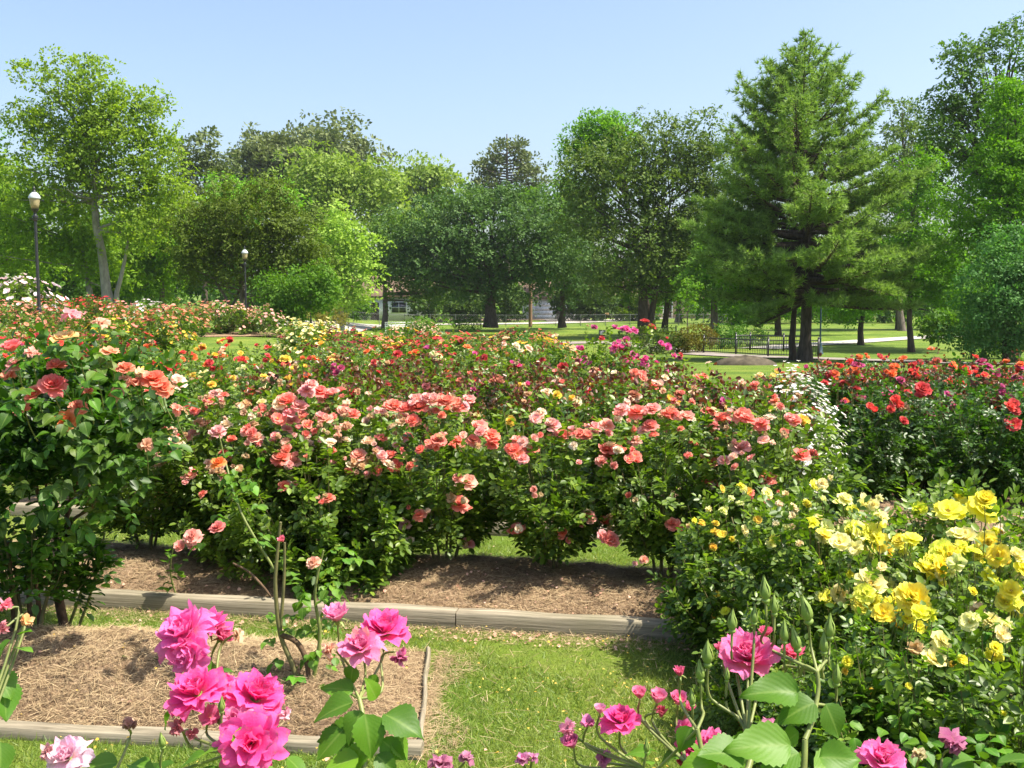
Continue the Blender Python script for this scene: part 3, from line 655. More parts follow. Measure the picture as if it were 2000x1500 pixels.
# white daisies / small white shrub between
def white_shrub():
    x, y = PX(1556, 7.5), 7.5
    g = bush_geo(888, 60, .26, 1.10, .05, .03, 12, low=-.6)
    t = thing('flowering_shrub', 'low shrub thick with small white flowers beside the coral and cream roses', 'shrub', (x, y, 0))
    link('foliage', g['foliage'], t, color=(1, 1, 1), kind='stuff'); link('stem', g['stem'], t)
    rr = np.random.default_rng(2); k = len(g['tips'])
    tp = np.repeat(g['tips'], 16, 0)+rr.normal(size=(k*16, 3))*.04+np.array([0, 0, .03])
    link('blossoms', blooms_merged('blossoms', tp, np.repeat(g['dirs'], 16, 0), .017, 6), t, color=(.9, .9, .86), kind='stuff')
white_shrub()

# middle and far beds
R3 = random.Random(21)
def far_row(d, px0, px1, step, gset, cols, label, group, merged, sc=1.0, tint=(1, 1, 1), zs=1.0, few=.35):
    px = px0; cnt = 0
    while px <= px1:
        dd = d*(1+R3.uniform(-.03, .03)); x = PX(px, dd)
        c = PAL[R3.choice(cols)]
        bush('rose_bush', f'{label}, {ORD[min(cnt, 17)]} from the left', gset, (x, dd), R3, sc*R3.uniform(.85, 1.12), (jit(c, R3),), tint=jit(tint, R3, .2), group=group, merged=('fewblooms' if R3.random() < few else 'blooms'), zs=zs)
        px += step*R3.uniform(.85, 1.15); cnt += 1
mid = 'rose bushes in the middle beds before the oak'
far_row(14.6, 600, 1150, 62, MIDB, ('yellow', 'darkred', 'coral', 'cream'), 'low rose bush with small blooms in the middle bed', mid, 'fewblooms', .95, (1.15, 1.15, .8), few=.9)
far_row(16.6, 620, 1130, 55, MIDB, ('darkred', 'red', 'salmon', 'darkred'), 'dark green rose bush with dark red blooms in the middle bed', mid+' with dark red blooms', 'blooms', 1.0, (.7, .9, .95), few=.7)
far_row(19.0, 600, 1120, 44, MIDB, ('darkred', 'rust', 'yellow', 'salmon'), 'rose bush with rusty and yellow blooms behind the dark green ones', mid+' with rusty blooms', 'blooms', 1.0, (1.1, 1.05, .8), few=.4)
far_row(23.5, 580, 1100, 38, FARB, ('yellow', 'salmon', 'rust', 'darkred', 'yellow'), 'small rose bush speckled yellow and rust in the far middle bed', mid+', far side', 'blooms', .98, (1.1, 1.1, .85), few=.5)
far_row(28.5, 590, 1060, 34, FARB, ('salmon', 'yellow', 'pale', 'rust'), 'pale rose bush at the far end of the middle bed', mid+', farthest', 'blooms', .95, (1.1, 1.15, .9), few=.7)
far_row(20.5, 575, 625, 26, MIDB, ('cream', 'yellow'), 'cream and yellow rose bush at the corner of the small lawn', 'cream rose bushes at the small lawn', 'blooms', 1.1, (1.1, 1.1, .9), few=0)
hill = 'rose bushes on the left slope'
far_row(15.0, -40, 200, 78, MIDB, ('red', 'scarlet', 'red'), 'rose bush with red blooms at the foot of the left slope', hill+', front', 'blooms', 1.08, (.85, .95, .85), few=0)
far_row(18.5, -40, 265, 66, MIDB, ('red', 'darkred', 'rust'), 'green rose bush with scattered red blooms on the left slope', hill+' with red blooms', 'blooms', 1.0, (.9, 1, .9), few=.3)
far_row(23.0, -40, 310, 50, FARB, ('red', 'darkred', 'salmon', 'rust'), 'green and red rose bush halfway up the left slope', hill+', halfway', 'blooms', 1.0, (1, 1.05, .9), few=.6)
far_row(28.0, -40, 345, 42, FARB, ('salmon', 'rust', 'red', 'yellow'), 'rose bush with rusty pink blooms high on the left slope', hill+', high', 'blooms', 1.05, (1.05, 1.1, .9), few=.6)
far_row(33.5, -40, 385, 36, FARB, ('salmon', 'pink', 'salmon', 'rust'), 'rose bush covered in small pink blooms near the lamp post', hill+' near the lamp post', 'blooms', 1.1, (1, 1.05, .9), few=.2)
far_row(39.0, -40, 400, 34, FARB, ('salmon', 'pink', 'coral'), 'salmon pink rose bush at the top of the left slope', hill+', top', 'blooms', 1.2, (1, 1.05, .9), few=.15)
far_row(44.0, 90, 230, 30, FARB, ('red', 'scarlet'), 'red rose bush below the tall pale green tree', hill+', red at the top', 'blooms', 1.35, (.9, 1, .9), few=0)
far_row(45.0, 260, 345, 26, FARB, ('white', 'pale', 'white'), 'white rose bush in front of the olive green tree', hill+', white at the top', 'blooms', 1.3, (.9, 1, .9), few=.3)
far_row(43.5, 380, 530, 24, FARB, ('salmon', 'pink', 'salmon'), 'rounded salmon rose bush at the edge of the small lawn', 'salmon rose bushes beside the small lawn', 'blooms', 1.25, (.85, .95, .9), few=0)
far_row(42.5, -30, 66, 30, FARB, ('white',), 'tall white flowering rose bush at the left edge', 'tall white rose bushes', 'blooms', 2.15, (1, 1, 1), few=0)
far_row(12.9, 1480, 1600, 55, MIDB, ('rust', 'salmon'), 'low green bush with a few rusty blooms below the pine', 'low green bushes below the pine', 'fewblooms', .78, (1.1, 1.15, .9), few=1)

# ------------------------------------------------------------------ trees
def crown_mesh(ells, n_cl, per, rc, leaf, mat, seed, T=TD, F=FD, shell=.55, flat=.75, up=.5, droop=0.0, name='crown'):
    """ells: list of (centre, (rx,ry,rz)); clusters inside, leaves round each cluster"""
    n_cl = int(n_cl*.72); per = per*1.4; rc = rc*1.3
    r = np.random.default_rng(seed); vol = np.array([e[1][0]*e[1][2] for e in ells]); vol = vol/vol.sum()
    ii = r.choice(len(ells), n_cl, p=vol)
    c0 = np.array([tuple(e[0]) for e in ells])[ii]; rr = np.array([e[1] for e in ells])[ii]
    d = rdir(r, n_cl); rad = (shell+(1-shell)*r.random(n_cl)**.6)*(1+.14*r.normal(size=n_cl))
    q_ = seed*1.7; rad = rad*(1+.20*np.sin(d[:, 0]*5+q_)*np.sin(d[:, 2]*6+q_*2)+.10*np.sin(d[:, 0]*11+q_)*np.cos(d[:, 2]*9))
    d[:, 1] = np.where(r.random(n_cl) < .22, np.abs(d[:, 1]), -np.abs(d[:, 1]))*1.0
    C = c0+d*rad[:, None]*rr
    crad = rc*1.05*(.4+1.1*r.random(n_cl)**1.4); leaf = leaf*1.42; per = per*1.04
    SP = 9
    k = np.maximum(1, (per*(crad/rc)**2/SP*.92).astype(int)); ci = np.repeat(np.arange(n_cl), k); m_ = len(ci)
    dd = rdir(r, m_); dd[:, 2] = np.where(r.random(m_) < .45, np.abs(dd[:, 2]), dd[:, 2]); rad2 = (.40+.60*r.random(m_)**.6)
    sp = C[ci]+dd*(rad2*crad[ci])[:, None]*np.array([1, 1, flat]); sp[:, 2] -= droop*r.random(m_)**2*crad[ci]
    sn = nrm(dd*.9+np.array([0, 0, up])+rdir(r, m_)*.45); sdn = nrm(rdir(r, m_)+dd*.6+np.array([0, 0, -.1]))
    idx = np.repeat(np.arange(m_), SP); n = len(idx)
    off = r.normal(size=(n, 3))*leaf*.74; off -= sn[idx]*(np.sum(off*sn[idx], 1, keepdims=True))*.75
    Pn = sp[idx]+off
    Nn = nrm(sn[idx]+rdir(r, n)*.30); D = nrm(sdn[idx]+off/leaf*.6+rdir(r, n)*.35)
    V, Fc = scatter(Pn, D, Nn, leaf*(.55+.7*r.random(n)), T, F)
    return mesh_np(name, V, Fc, mat), C
def limbs(base, top, r0, C, nl, seed, mat, lean=0, split=.35, name='trunk', r1=.3, wiggle=.02):
    r = np.random.default_rng(seed); mb = MB(); base = np.array(base, float); top = np.array(top, float); H = np.linalg.norm(top-base)
    t = np.linspace(0, 1, 12)[:, None]; ax = base+(top-base)*t
    wg = r.normal(size=(10, 3)); wg = np.cumsum(wg, 0)-np.linspace(0, 1, 10)[:, None]*wg.sum(0); ax[1:-1] += wg*H*wiggle*.35*np.array([1, 1, .2])
    rad = r0*(1-(1-r1*.35)*t[:, 0]); rad[0] *= 1.35; rad[1] *= 1.05
    mb.tube(ax, rad, 9)
    for i in r.choice(len(C), min(nl, len(C)), replace=False):
        c = C[i]; h = (c[2]-base[2])/H
        a = np.clip(split+(h-split)*.55, split*.8, .95) if h > split else split*r.uniform(.75, 1.1)
        p0 = np.array([np.interp(a, t[:, 0], ax[:, j]) for j in range(3)])
        tt = np.linspace(0, 1, 6)[:, None]; p1 = p0*.5+c*.5+np.array([0, 0, -.06*H*r.random()+.03*H])+r.normal(size=3)*.02*H
        ra = r0*.42*(1-a*.5)
        mb.tube((1-tt)**2*p0+2*tt*(1-tt)*p1+tt*tt*c, np.linspace(ra, ra*.15, 6), 5)
    return mb.mesh(name, mat, True)
def TC(**k): return leafmat(**k)
tm = {
 'lime': leafmat('spring green tree leaf', (0.124, 0.227, 0.015), (0.183, 0.312, 0.020), (0.291, 0.403, 0.040), .62, .45, (1.4, 1.4, .4), usecol=True, spec=.2, nscale=0.80),
 'pale': leafmat('pale green tree leaf', (0.166, 0.249, 0.044), (0.239, 0.325, 0.064), (0.366, 0.425, 0.108), .62, .4, (1.2, 1.3, .5), spec=.2, nscale=0.96),
 'green': leafmat('mid green tree leaf', (0.057, 0.144, 0.014), (0.084, 0.195, 0.018), (0.143, 0.259, 0.026), .62, .38, (1.5, 1.6, .4), spec=.2, nscale=0.80),
 'olive': leafmat('olive green tree leaf', (.062, .100, .010), (.085, .130, .013), (.125, .175, .022), .62, .33, (1.4, 1.5, .4), spec=.2, nscale=.9) if True else leafmat('olive green tree leaf', (0.100, 0.138, 0.009), (0.140, 0.176, 0.012), (0.209, 0.226, 0.021), .65, .35, (1.4, 1.4, .4), spec=.2, nscale=0.96),
 'oak': leafmat('oak leaf', (0.052, 0.103, 0.021), (0.078, 0.137, 0.027), (0.141, 0.196, 0.042), .62, .3, (1.4, 1.5, .5), spec=.2, nscale=0.80),
 'pine': leafmat('pine needle', (0.078, 0.131, 0.030), (0.120, 0.182, 0.039), (0.203, 0.264, 0.070), .65, .35, (1.3, 1.4, .6), spec=.2, nscale=1.12),
 'farpine': leafmat('far pine needle', (0.083, 0.118, 0.038), (0.120, 0.156, 0.054), (0.183, 0.220, 0.077), .6, .25, (1.2, 1.3, .7), spec=.2, nscale=0.48),
 'cypress': leafmat('cypress leaf', (0.085, 0.210, 0.011), (0.126, 0.286, 0.014), (0.205, 0.386, 0.024), .65, .42, (1.4, 1.5, .35), spec=.2, nscale=1.28),
 'bluegreen': leafmat('blue green leaf', (0.048, 0.136, 0.036), (0.070, 0.182, 0.048), (0.139, 0.273, 0.076), .62, .35, (1.3, 1.5, .6), spec=.2, nscale=1.60),
}
def tree(name, label, cat, px, d, base_py, ells, mat, seed, n_cl, per, rc, leaf, trunk=.3, top_py=None, bark='bark', nl=14, group=None, split=.35, lean_px=0, T=TD, F=FD, tint=(1, 1, 1), depth=1.0, extra_trunks=(), **kw):
    """ells in picture units: (px, py, rx, ry[, dd])"""
    k = d/FPX
    bx = PX(px, d)
    bz = float(gz(bx, d)) if base_py is None else P(px, base_py, d).z
    E = []
    for e in ells:
        c = P(e[0], e[1], d+(e[4] if len(e) > 4 else 0)); E.append((np.array(c)-np.array([bx, d, bz]), (e[2]*k, min(e[2], e[3]*1.2)*k*depth, e[3]*k)))
    t = thing(name, label, cat, (bx, d, bz), group=group)
    me, C = crown_mesh(E, n_cl, per, rc, leaf, tm[mat], seed, T=T, F=F, **kw)
    link('crown', me, t, color=tint, kind='stuff')
    tp = min(e[1]-e[3]*.5 for e in ells) if top_py is None else top_py
    top = np.array(P(px+lean_px, tp, d))-np.array([bx, d, bz])
    link('trunk', limbs((0, 0, -.3), top, trunk, C, nl, seed+1, M[bark], split=split), t)
    for j, (tx, ty, tr) in enumerate(extra_trunks):
        tp2 = np.array(P(tx, ty, d))-np.array([bx, d, bz])
        link('trunk', limbs((.35*(j+1)*(-1)**j, .2*j, -.3), tp2, tr, C, 4, seed+20+j, M[bark], split=split), t)
    return t
# -- far backdrop
tree_label = {}
def backdrop():
    r = np.random.default_rng(77)
    E = []
    for dd_ in (156, 205):
        for px in range(-500, 2600, 45):
            d = dd_+r.uniform(-8, 8); h = r.uniform(8, 13); x = PX(px, d)
            E.append((np.array([x, d, -1.5+h*.45]), (r.uniform(5, 8), 4, h*.55)))
    me, C = crown_mesh(E, 2600, 20, 2.0, .85, tm['green'], 5)
    link('distant_wood', me, kind='stuff', label='distant dark green wood behind the houses', category='woods', color=(.8, .85, .8))
backdrop()
NT = np.array([[0, .10, 0], [0, -.10, 0], [1, 0, 0]], float)
# pines at the back (left of centre)
tree('pine_tree', 'broad dark pine forming the highest dome of the back wood, left of centre', 'tree', 640, 165, None, [(630, 320, 105, 72), (600, 350, 130, 70), (695, 345, 65, 70), (560, 330, 70, 55), (735, 380, 30, 45)], 'farpine', 31, 460, 42, 1.9, .50, .5, 260, 'darkbark', T=TD)
tree('pine_tree', 'rounded dark pine left of the highest dome of the back wood', 'tree', 510, 160, None, [(520, 320, 62, 55), (490, 360, 60, 60), (560, 340, 60, 60)], 'farpine', 32, 240, 42, 1.6, .48, .45, 290, 'darkbark')
tree('pine_tree', 'dark pine beside the right flank of the tall pale green tree', 'tree', 402, 120, None, [(400, 300, 42, 40), (395, 370, 55, 70), (430, 350, 30, 40)], 'farpine', 33, 110, 44, 1.2, .36, .35, 262, 'darkbark', tint=(.8, .85, .8))
tree('pine_tree', 'small pine crown peeking over the back wood near its peak', 'tree', 632, 150, None, [(632, 262, 24, 18), (640, 290, 30, 20)], 'farpine', 34, 40, 40, 1.1, .40, .3, 250, 'darkbark')
# lone pine
def lone_pine():
    d = 150; px = 992; bx = PX(px, d); bz = -1.6
    t = thing('pine_tree', 'lone open pine standing against the sky above the round oak', 'tree', (bx, d, bz))
    r = np.random.default_rng(4); k = d/FPX; C = []; mb = MB()
    o = np.array([bx, d, bz]); top = np.array(P(990, 262, d))-o
    mb.tube([[0, 0, -.3], list(top*np.array([.5, 0, .5])), list(top)], [.5, .35, .08], 7)
    for i in range(46):
        f = ((i+.5)/46)**.75; py = 275+f*125; half = 14+62*math.sin(min(1, f*1.05)*PI*.62); side = (-1)**i
        e = half*(.55+.45*r.random())*side
        pe = np.array(P(992+e, py-6*r.random(), d))-o; pe[1] = r.uniform(-3.5, 3.5)*half/70
        p0 = np.array(P(991, py+10, d))-o; p0[1] = 0
        mb.tube([p0, (p0+pe)/2+[0, 0, -.3], pe], [.14, .08, .03], 4)
        for q in (1.0, .75, .5): C.append((p0+(pe-p0)*q+r.normal(size=3)*.4, 1.45*(.4+.7*r.random())))
    idx = np.repeat(np.arange(len(C)), 40); n = len(idx); c = np.array([q[0] for q in C])[idx]; rr = np.array([q[1] for q in C])[idx]
    dd = rdir(r, n); Pn = c+dd*(rr*(.3+.7*r.random(n)))[:, None]*np.array([1, 1, .55])
    V, F = scatter(Pn, nrm(dd+rdir(r, n)*.5+[0, 0, .3]), rdir(r, n), .50, TD, FD)
    link('crown', mesh_np('crown', V, F, tm['farpine']), t, kind='stuff', color=(.95, .95, 1))
    link('trunk', mb.mesh('trunk', M['bark'], True), t)
lone_pine()
tree('leafy_tree', 'mid green rounded tree left of the lone pine', 'tree', 815, 140, None, [(800, 360, 55, 42), (850, 380, 45, 45), (820, 420, 80, 50)], 'pale', 35, 190, 45, 1.4, .42, .4, bark='bark', tint=(.75, .85, .7))
tree('leafy_tree', 'dull green tree filling the gap right of the lone pine', 'tree', 1090, 135, None, [(1085, 395, 60, 45), (1130, 420, 50, 60), (930, 400, 40, 30), (1040, 420, 60, 30)], 'green', 36, 190, 45, 1.3, .40, .4, tint=(.95, .95, .9))
tree('leafy_tree', 'wide pale green tree with twiggy grey limbs below the pine dome', 'tree', 655, 100, None, [(620, 370, 80, 60), (680, 420, 80, 80), (580, 420, 60, 60), (740, 400, 60, 70), (650, 350, 60, 40), (790, 440, 40, 60)], 'pale', 37, 420, 46, 1.15, .28, .35, nl=30, bark='palebark', tint=(.8, .9, .75))
tree('leafy_tree', 'bright pale tree dotted with cream blossom beside the brown roofed house', 'tree', 668, 78, None, [(660, 480, 45, 55), (690, 540, 42, 50), (655, 560, 40, 50), (710, 500, 28, 40)], 'pale', 38, 230, 46, .75, .20, .2, nl=14, bark='palebark', tint=(1.0, 1.2, .75))
tree('leafy_tree', 'fresh green tree rising behind the olive coloured crown', 'tree', 475, 85, None, [(470, 400, 60, 50), (450, 450, 60, 60), (540, 400, 40, 40)], 'green', 39, 170, 46, .9, .25, .25, tint=(1.3, 1.35, 1))
# tall left tree
tree('tall_tree', 'tall pale green tree with a thick forked grey trunk and a leaning top limb', 'tree', 217, 60, 598, [(195, 190, 45, 75), (130, 170, 45, 50), (95, 230, 50, 45), (215, 250, 80, 60), (280, 240, 45, 65), (150, 290, 110, 60), (320, 290, 35, 45), (250, 340, 110, 60), (120, 370, 100, 60), (330, 370, 60, 50), (45, 235, 38, 22), (60, 130, 30, 28), (270, 430, 80, 70)], 'lime', 40, 900, 48, .60, .150, .31, top_py=150, nl=60, bark='palebark', split=.45, lean_px=-45, extra_trunks=((262, 400, .17),), tint=(.92, .92, 1.0), shell=.25)
tree('leafy_tree', 'yellow green tree with a pale leaning trunk left of the tall forked tree', 'tree', 182, 63, 600, [(120, 430, 80, 70), (60, 460, 70, 70), (170, 470, 60, 60), (200, 520, 50, 40)], 'lime', 41, 300, 48, .7, .17, .24, top_py=430, lean_px=-25, bark='palebark', tint=(.75, .85, .6))
tree('leafy_tree', 'yellow green tree at the left edge behind the street lamp', 'tree', 20, 70, 600, [(20, 390, 80, 60), (-30, 440, 80, 90), (60, 500, 90, 60), (0, 330, 40, 30)], 'lime', 42, 330, 48, .8, .20, .3, tint=(.8, .9, .7))
tree('leafy_tree', 'dark twig of foliage cut off by the left edge below the sky', 'tree', -45, 75, 600, [(-20, 300, 35, 40), (-60, 400, 90, 120)], 'green', 43, 150, 46, .8, .22, .3, tint=(.9, .9, 1))
tree('leafy_tree', 'shaded green tree between the leaning trunk and the forked tree', 'tree', 120, 82, 592, [(90, 520, 70, 50), (180, 540, 90, 45), (300, 500, 80, 70), (250, 560, 70, 30)], 'green', 44, 380, 44, .9, .24, .22, tint=(.9, .95, .8))
tree('leafy_tree', 'sunlit green tree right of the tall forked trunk, low over the slope', 'tree', 318, 68, 600, [(310, 480, 60, 70), (350, 440, 50, 60), (300, 550, 50, 40), (250, 480, 40, 50)], 'lime', 45, 300, 48, .7, .19, .2, tint=(.72, .85, .6))
tree('leafy_tree', 'dark tree with a slim trunk deep in the left wood', 'tree', 252, 88, 590, [(230, 470, 90, 70), (60, 550, 100, 35), (400, 500, 100, 80)], 'green', 46, 300, 44, 1.0, .28, .28, tint=(.7, .75, .7))
# olive crape myrtle
tree('crape_myrtle', 'broad olive green rounded tree on several slim trunks behind the small lawn', 'tree', 470, 52, None, [(490, 430, 110, 75), (410, 450, 75, 60), (570, 470, 65, 65), (490, 500, 140, 60), (600, 530, 45, 50), (400, 520, 60, 50)], 'olive', 47, 900, 50, .48, .105, .13, top_py=440, nl=34, bark='bark', split=.25, extra_trunks=((380, 480, .12), (560, 490, .13), (430, 470, .13), (520, 480, .10), (610, 520, .09)), shell=.4)
tree('leafy_tree', 'bright bushy young tree at the right foot of the olive crown', 'tree', 575, 48, None, [(585, 570, 42, 42), (560, 610, 40, 28), (625, 560, 28, 40), (540, 570, 30, 30)], 'green', 48, 200, 44, .42, .11, .08, tint=(.85, .9, .7), nl=8)
# round oak
tree('oak_tree', 'wide round dark green oak on a short stout trunk by the street', 'tree', 958, 92, 633, [(950, 450, 165, 75), (860, 490, 105, 60), (1060, 490, 95, 75), (960, 510, 190, 55), (950, 405, 120, 40), (840, 530, 70, 45), (1090, 540, 60, 45), (940, 560, 60, 35), (780, 510, 45, 50)], 'oak', 49, 1150, 50, .80, .20, .58, top_py=430, nl=30, bark='darkbark', split=.22, shell=.5, tint=(.80, 1.0, 1.15))
tree('leafy_tree', 'grey trunked tree in front of the brown roofed house', 'tree', 752, 95, 642, [(770, 480, 50, 60), (745, 530, 40, 40), (790, 540, 50, 40), (850, 570, 50, 25)], 'oak', 50, 260, 46, .8, .2, .32, nl=12, bark='bark', tint=(1.1, 1.3, .9))
# big mixed oak right of centre
tree('oak_tree', 'large dark oak with twin trunks right of the round oak, crown against the sky', 'tree', 1258, 76, 645, [(1330, 290, 75, 60), (1385, 340, 55, 70), (1400, 430, 60, 70), (1260, 300, 60, 60), (1140, 360, 50, 50), (1200, 360, 80, 70), (1320, 380, 90, 80), (1250, 470, 110, 70), (1150, 430, 60, 60), (1350, 480, 80, 60), (1300, 540, 90, 40), (1200, 540, 70, 40)], 'oak', 51, 1250, 50, .72, .165, .42, top_py=290, nl=46, bark='darkbark', split=.3, tint=(1.15, 1.15, .8), extra_trunks=((1320, 330, .26),))
tree('leafy_tree', 'bright green crown leaning left against the sky at the top of the dark oak', 'tree', 1275, 80, 643, [(1175, 262, 62, 34), (1130, 285, 36, 30), (1190, 310, 45, 30), (1200, 260, 40, 30)], 'cypress', 52, 240, 46, .62, .165, .3, lean_px=-70, bark='darkbark', top_py=300, nl=20, tint=(.85, .9, .9))
tree('leafy_tree', 'dark slim trunked tree beside the white garage', 'tree', 1098, 98, 634, [(1110, 520, 55, 50), (1150, 560, 45, 35), (1130, 480, 50, 50)], 'oak', 53, 300, 46, .8, .20, .36, top_py=480, bark='darkbark', nl=14, tint=(.85, .9, .8))
tree('leafy_tree', 'green tree with a narrow trunk just right of the twin trunked oak', 'tree', 1297, 82, 644, [(1310, 560, 60, 30), (1290, 500, 60, 60), (1370, 520, 60, 60), (1245, 560, 45, 30)], 'green', 54, 320, 46, .75, .18, .30, top_py=500, bark='darkbark', nl=14, tint=(1.05, 1.0, .9))
tree('leafy_tree', 'tree with a pale patch on its grey trunk beside the clipped shrubs', 'tree', 1396, 68, 657, [(1400, 540, 60, 50), (1430, 500, 60, 60), (1360, 570, 50, 30), (1460, 570, 60, 40)], 'green', 55, 320, 46, .65, .16, .32, top_py=480, bark='bark', nl=14, tint=(.9, .95, .9))
tree('leafy_tree', 'distant small trunked tree before the tan house', 'tree', 1325, 118, 625, [(1340, 540, 60, 35), (1300, 560, 40, 22)], 'green', 56, 130, 40, .9, .26, .40, bark='darkbark')
tree('sapling', 'thin young tree standing in the lawn before the tan house', 'young tree', 1343, 62, None, [(1345, 590, 20, 24), (1350, 560, 18, 18)], 'green', 57, 40, 34, .35, .11, .06, nl=5, tint=(1.2, 1.2, .9))
# behind the pine
tree('tall_tree', 'hazy twiggy tall tree behind the right shoulder of the big pine', 'tree', 1762, 92, None, [(1750, 215, 35, 22), (1780, 240, 40, 30), (1740, 300, 60, 60), (1800, 320, 50, 60), (1760, 400, 70, 70)], 'oak', 58, 300, 44, .8, .2, .32, nl=40, bark='bark', tint=(1.2, 1.2, 1.1), top_py=210, shell=.3)
tree('cypress_tree', 'feathery bright green cypress rising between the big pine and the right edge', 'tree', 1782, 58, None, [(1790, 430, 60, 80), (1810, 520, 80, 70), (1760, 540, 60, 50), (1850, 560, 60, 50), (1800, 350, 35, 60)], 'cypress', 59, 560, 50, .52, .12, .19, nl=24, bark='darkbark', tint=(.82, .86, .8), flat=.4, top_py=330)
tree('leafy_tree', 'green tree with a short leaning trunk on the lawn behind the big pine', 'tree', 1682, 66, None, [(1690, 570, 60, 45), (1650, 600, 50, 30), (1720, 520, 70, 60), (1600, 560, 60, 40)], 'cypress', 60, 360, 46, .55, .14, .22, nl=12, bark='darkbark', tint=(.9, 1, .9), flat=.5)
tree('leafy_tree', 'dark tree far back on the lawn near the upper path', 'tree', 1756, 96, None, [(1750, 560, 90, 45), (1650, 580, 80, 35), (1850, 570, 80, 45), (1720, 500, 90, 60)], 'green', 61, 330, 46, .95, .25, .36, nl=12, bark='darkbark', tint=(.7, .75, .7))
tree('leafy_tree', 'tree with a flared stump like trunk behind the black fence', 'tree', 1520, 82, 657, [(1500, 560, 80, 40), (1540, 520, 70, 60), (1450, 600, 60, 25), (1600, 590, 70, 30)], 'cypress', 62, 400, 46, .75, .18, .30, nl=12, bark='darkbark', tint=(.85, .9, .9))
tree('tall_tree', 'big dark oak towering at the right edge against the sky', 'tree', 1945, 60, None, [(1900, 120, 45, 40), (1960, 90, 45, 35), (1890, 200, 70, 50), (1980, 170, 60, 60), (1860, 270, 60, 60), (1950, 280, 90, 80), (2040, 200, 70, 120), (1830, 210, 30, 30), (1900, 380, 90, 80)], 'oak', 63, 620, 50, .62, .15, .45, nl=50, bark='darkbark', top_py=130, shell=.35, tint=(.9, 1.15, .7))
tree('cypress_tree', 'bright green feathery cypress in front of the towering dark oak', 'tree', 1985, 44, None, [(1985, 250, 55, 90), (1950, 330, 70, 70), (1930, 420, 90, 70), (2010, 380, 80, 110), (1900, 500, 90, 60), (1990, 520, 90, 70), (1960, 200, 30, 50)], 'cypress', 64, 950, 52, .42, .095, .24, nl=30, bark='darkbark', flat=.35, top_py=180, tint=(.82, .86, .7))
tree('leafy_tree', 'blue green low branching tree sweeping to the ground at the right edge', 'tree', 1965, 38, None, [(1960, 500, 60, 60), (1930, 570, 75, 60), (1990, 620, 70, 60), (1900, 630, 50, 40), (2040, 560, 80, 110), (1960, 670, 60, 25)], 'bluegreen', 65, 760, 48, .34, .085, .14, nl=24, bark='darkbark', tint=(1, 1.05, .9))
tree('shrub_tree', 'dark spreading bush under the trees at the end of the upper path', 'bush', 1900, 50, None, [(1880, 640, 60, 26), (1830, 640, 30, 22), (1950, 660, 70, 25)], 'green', 66, 240, 44, .4, .12, .07, nl=10, tint=(.8, .85, .9))

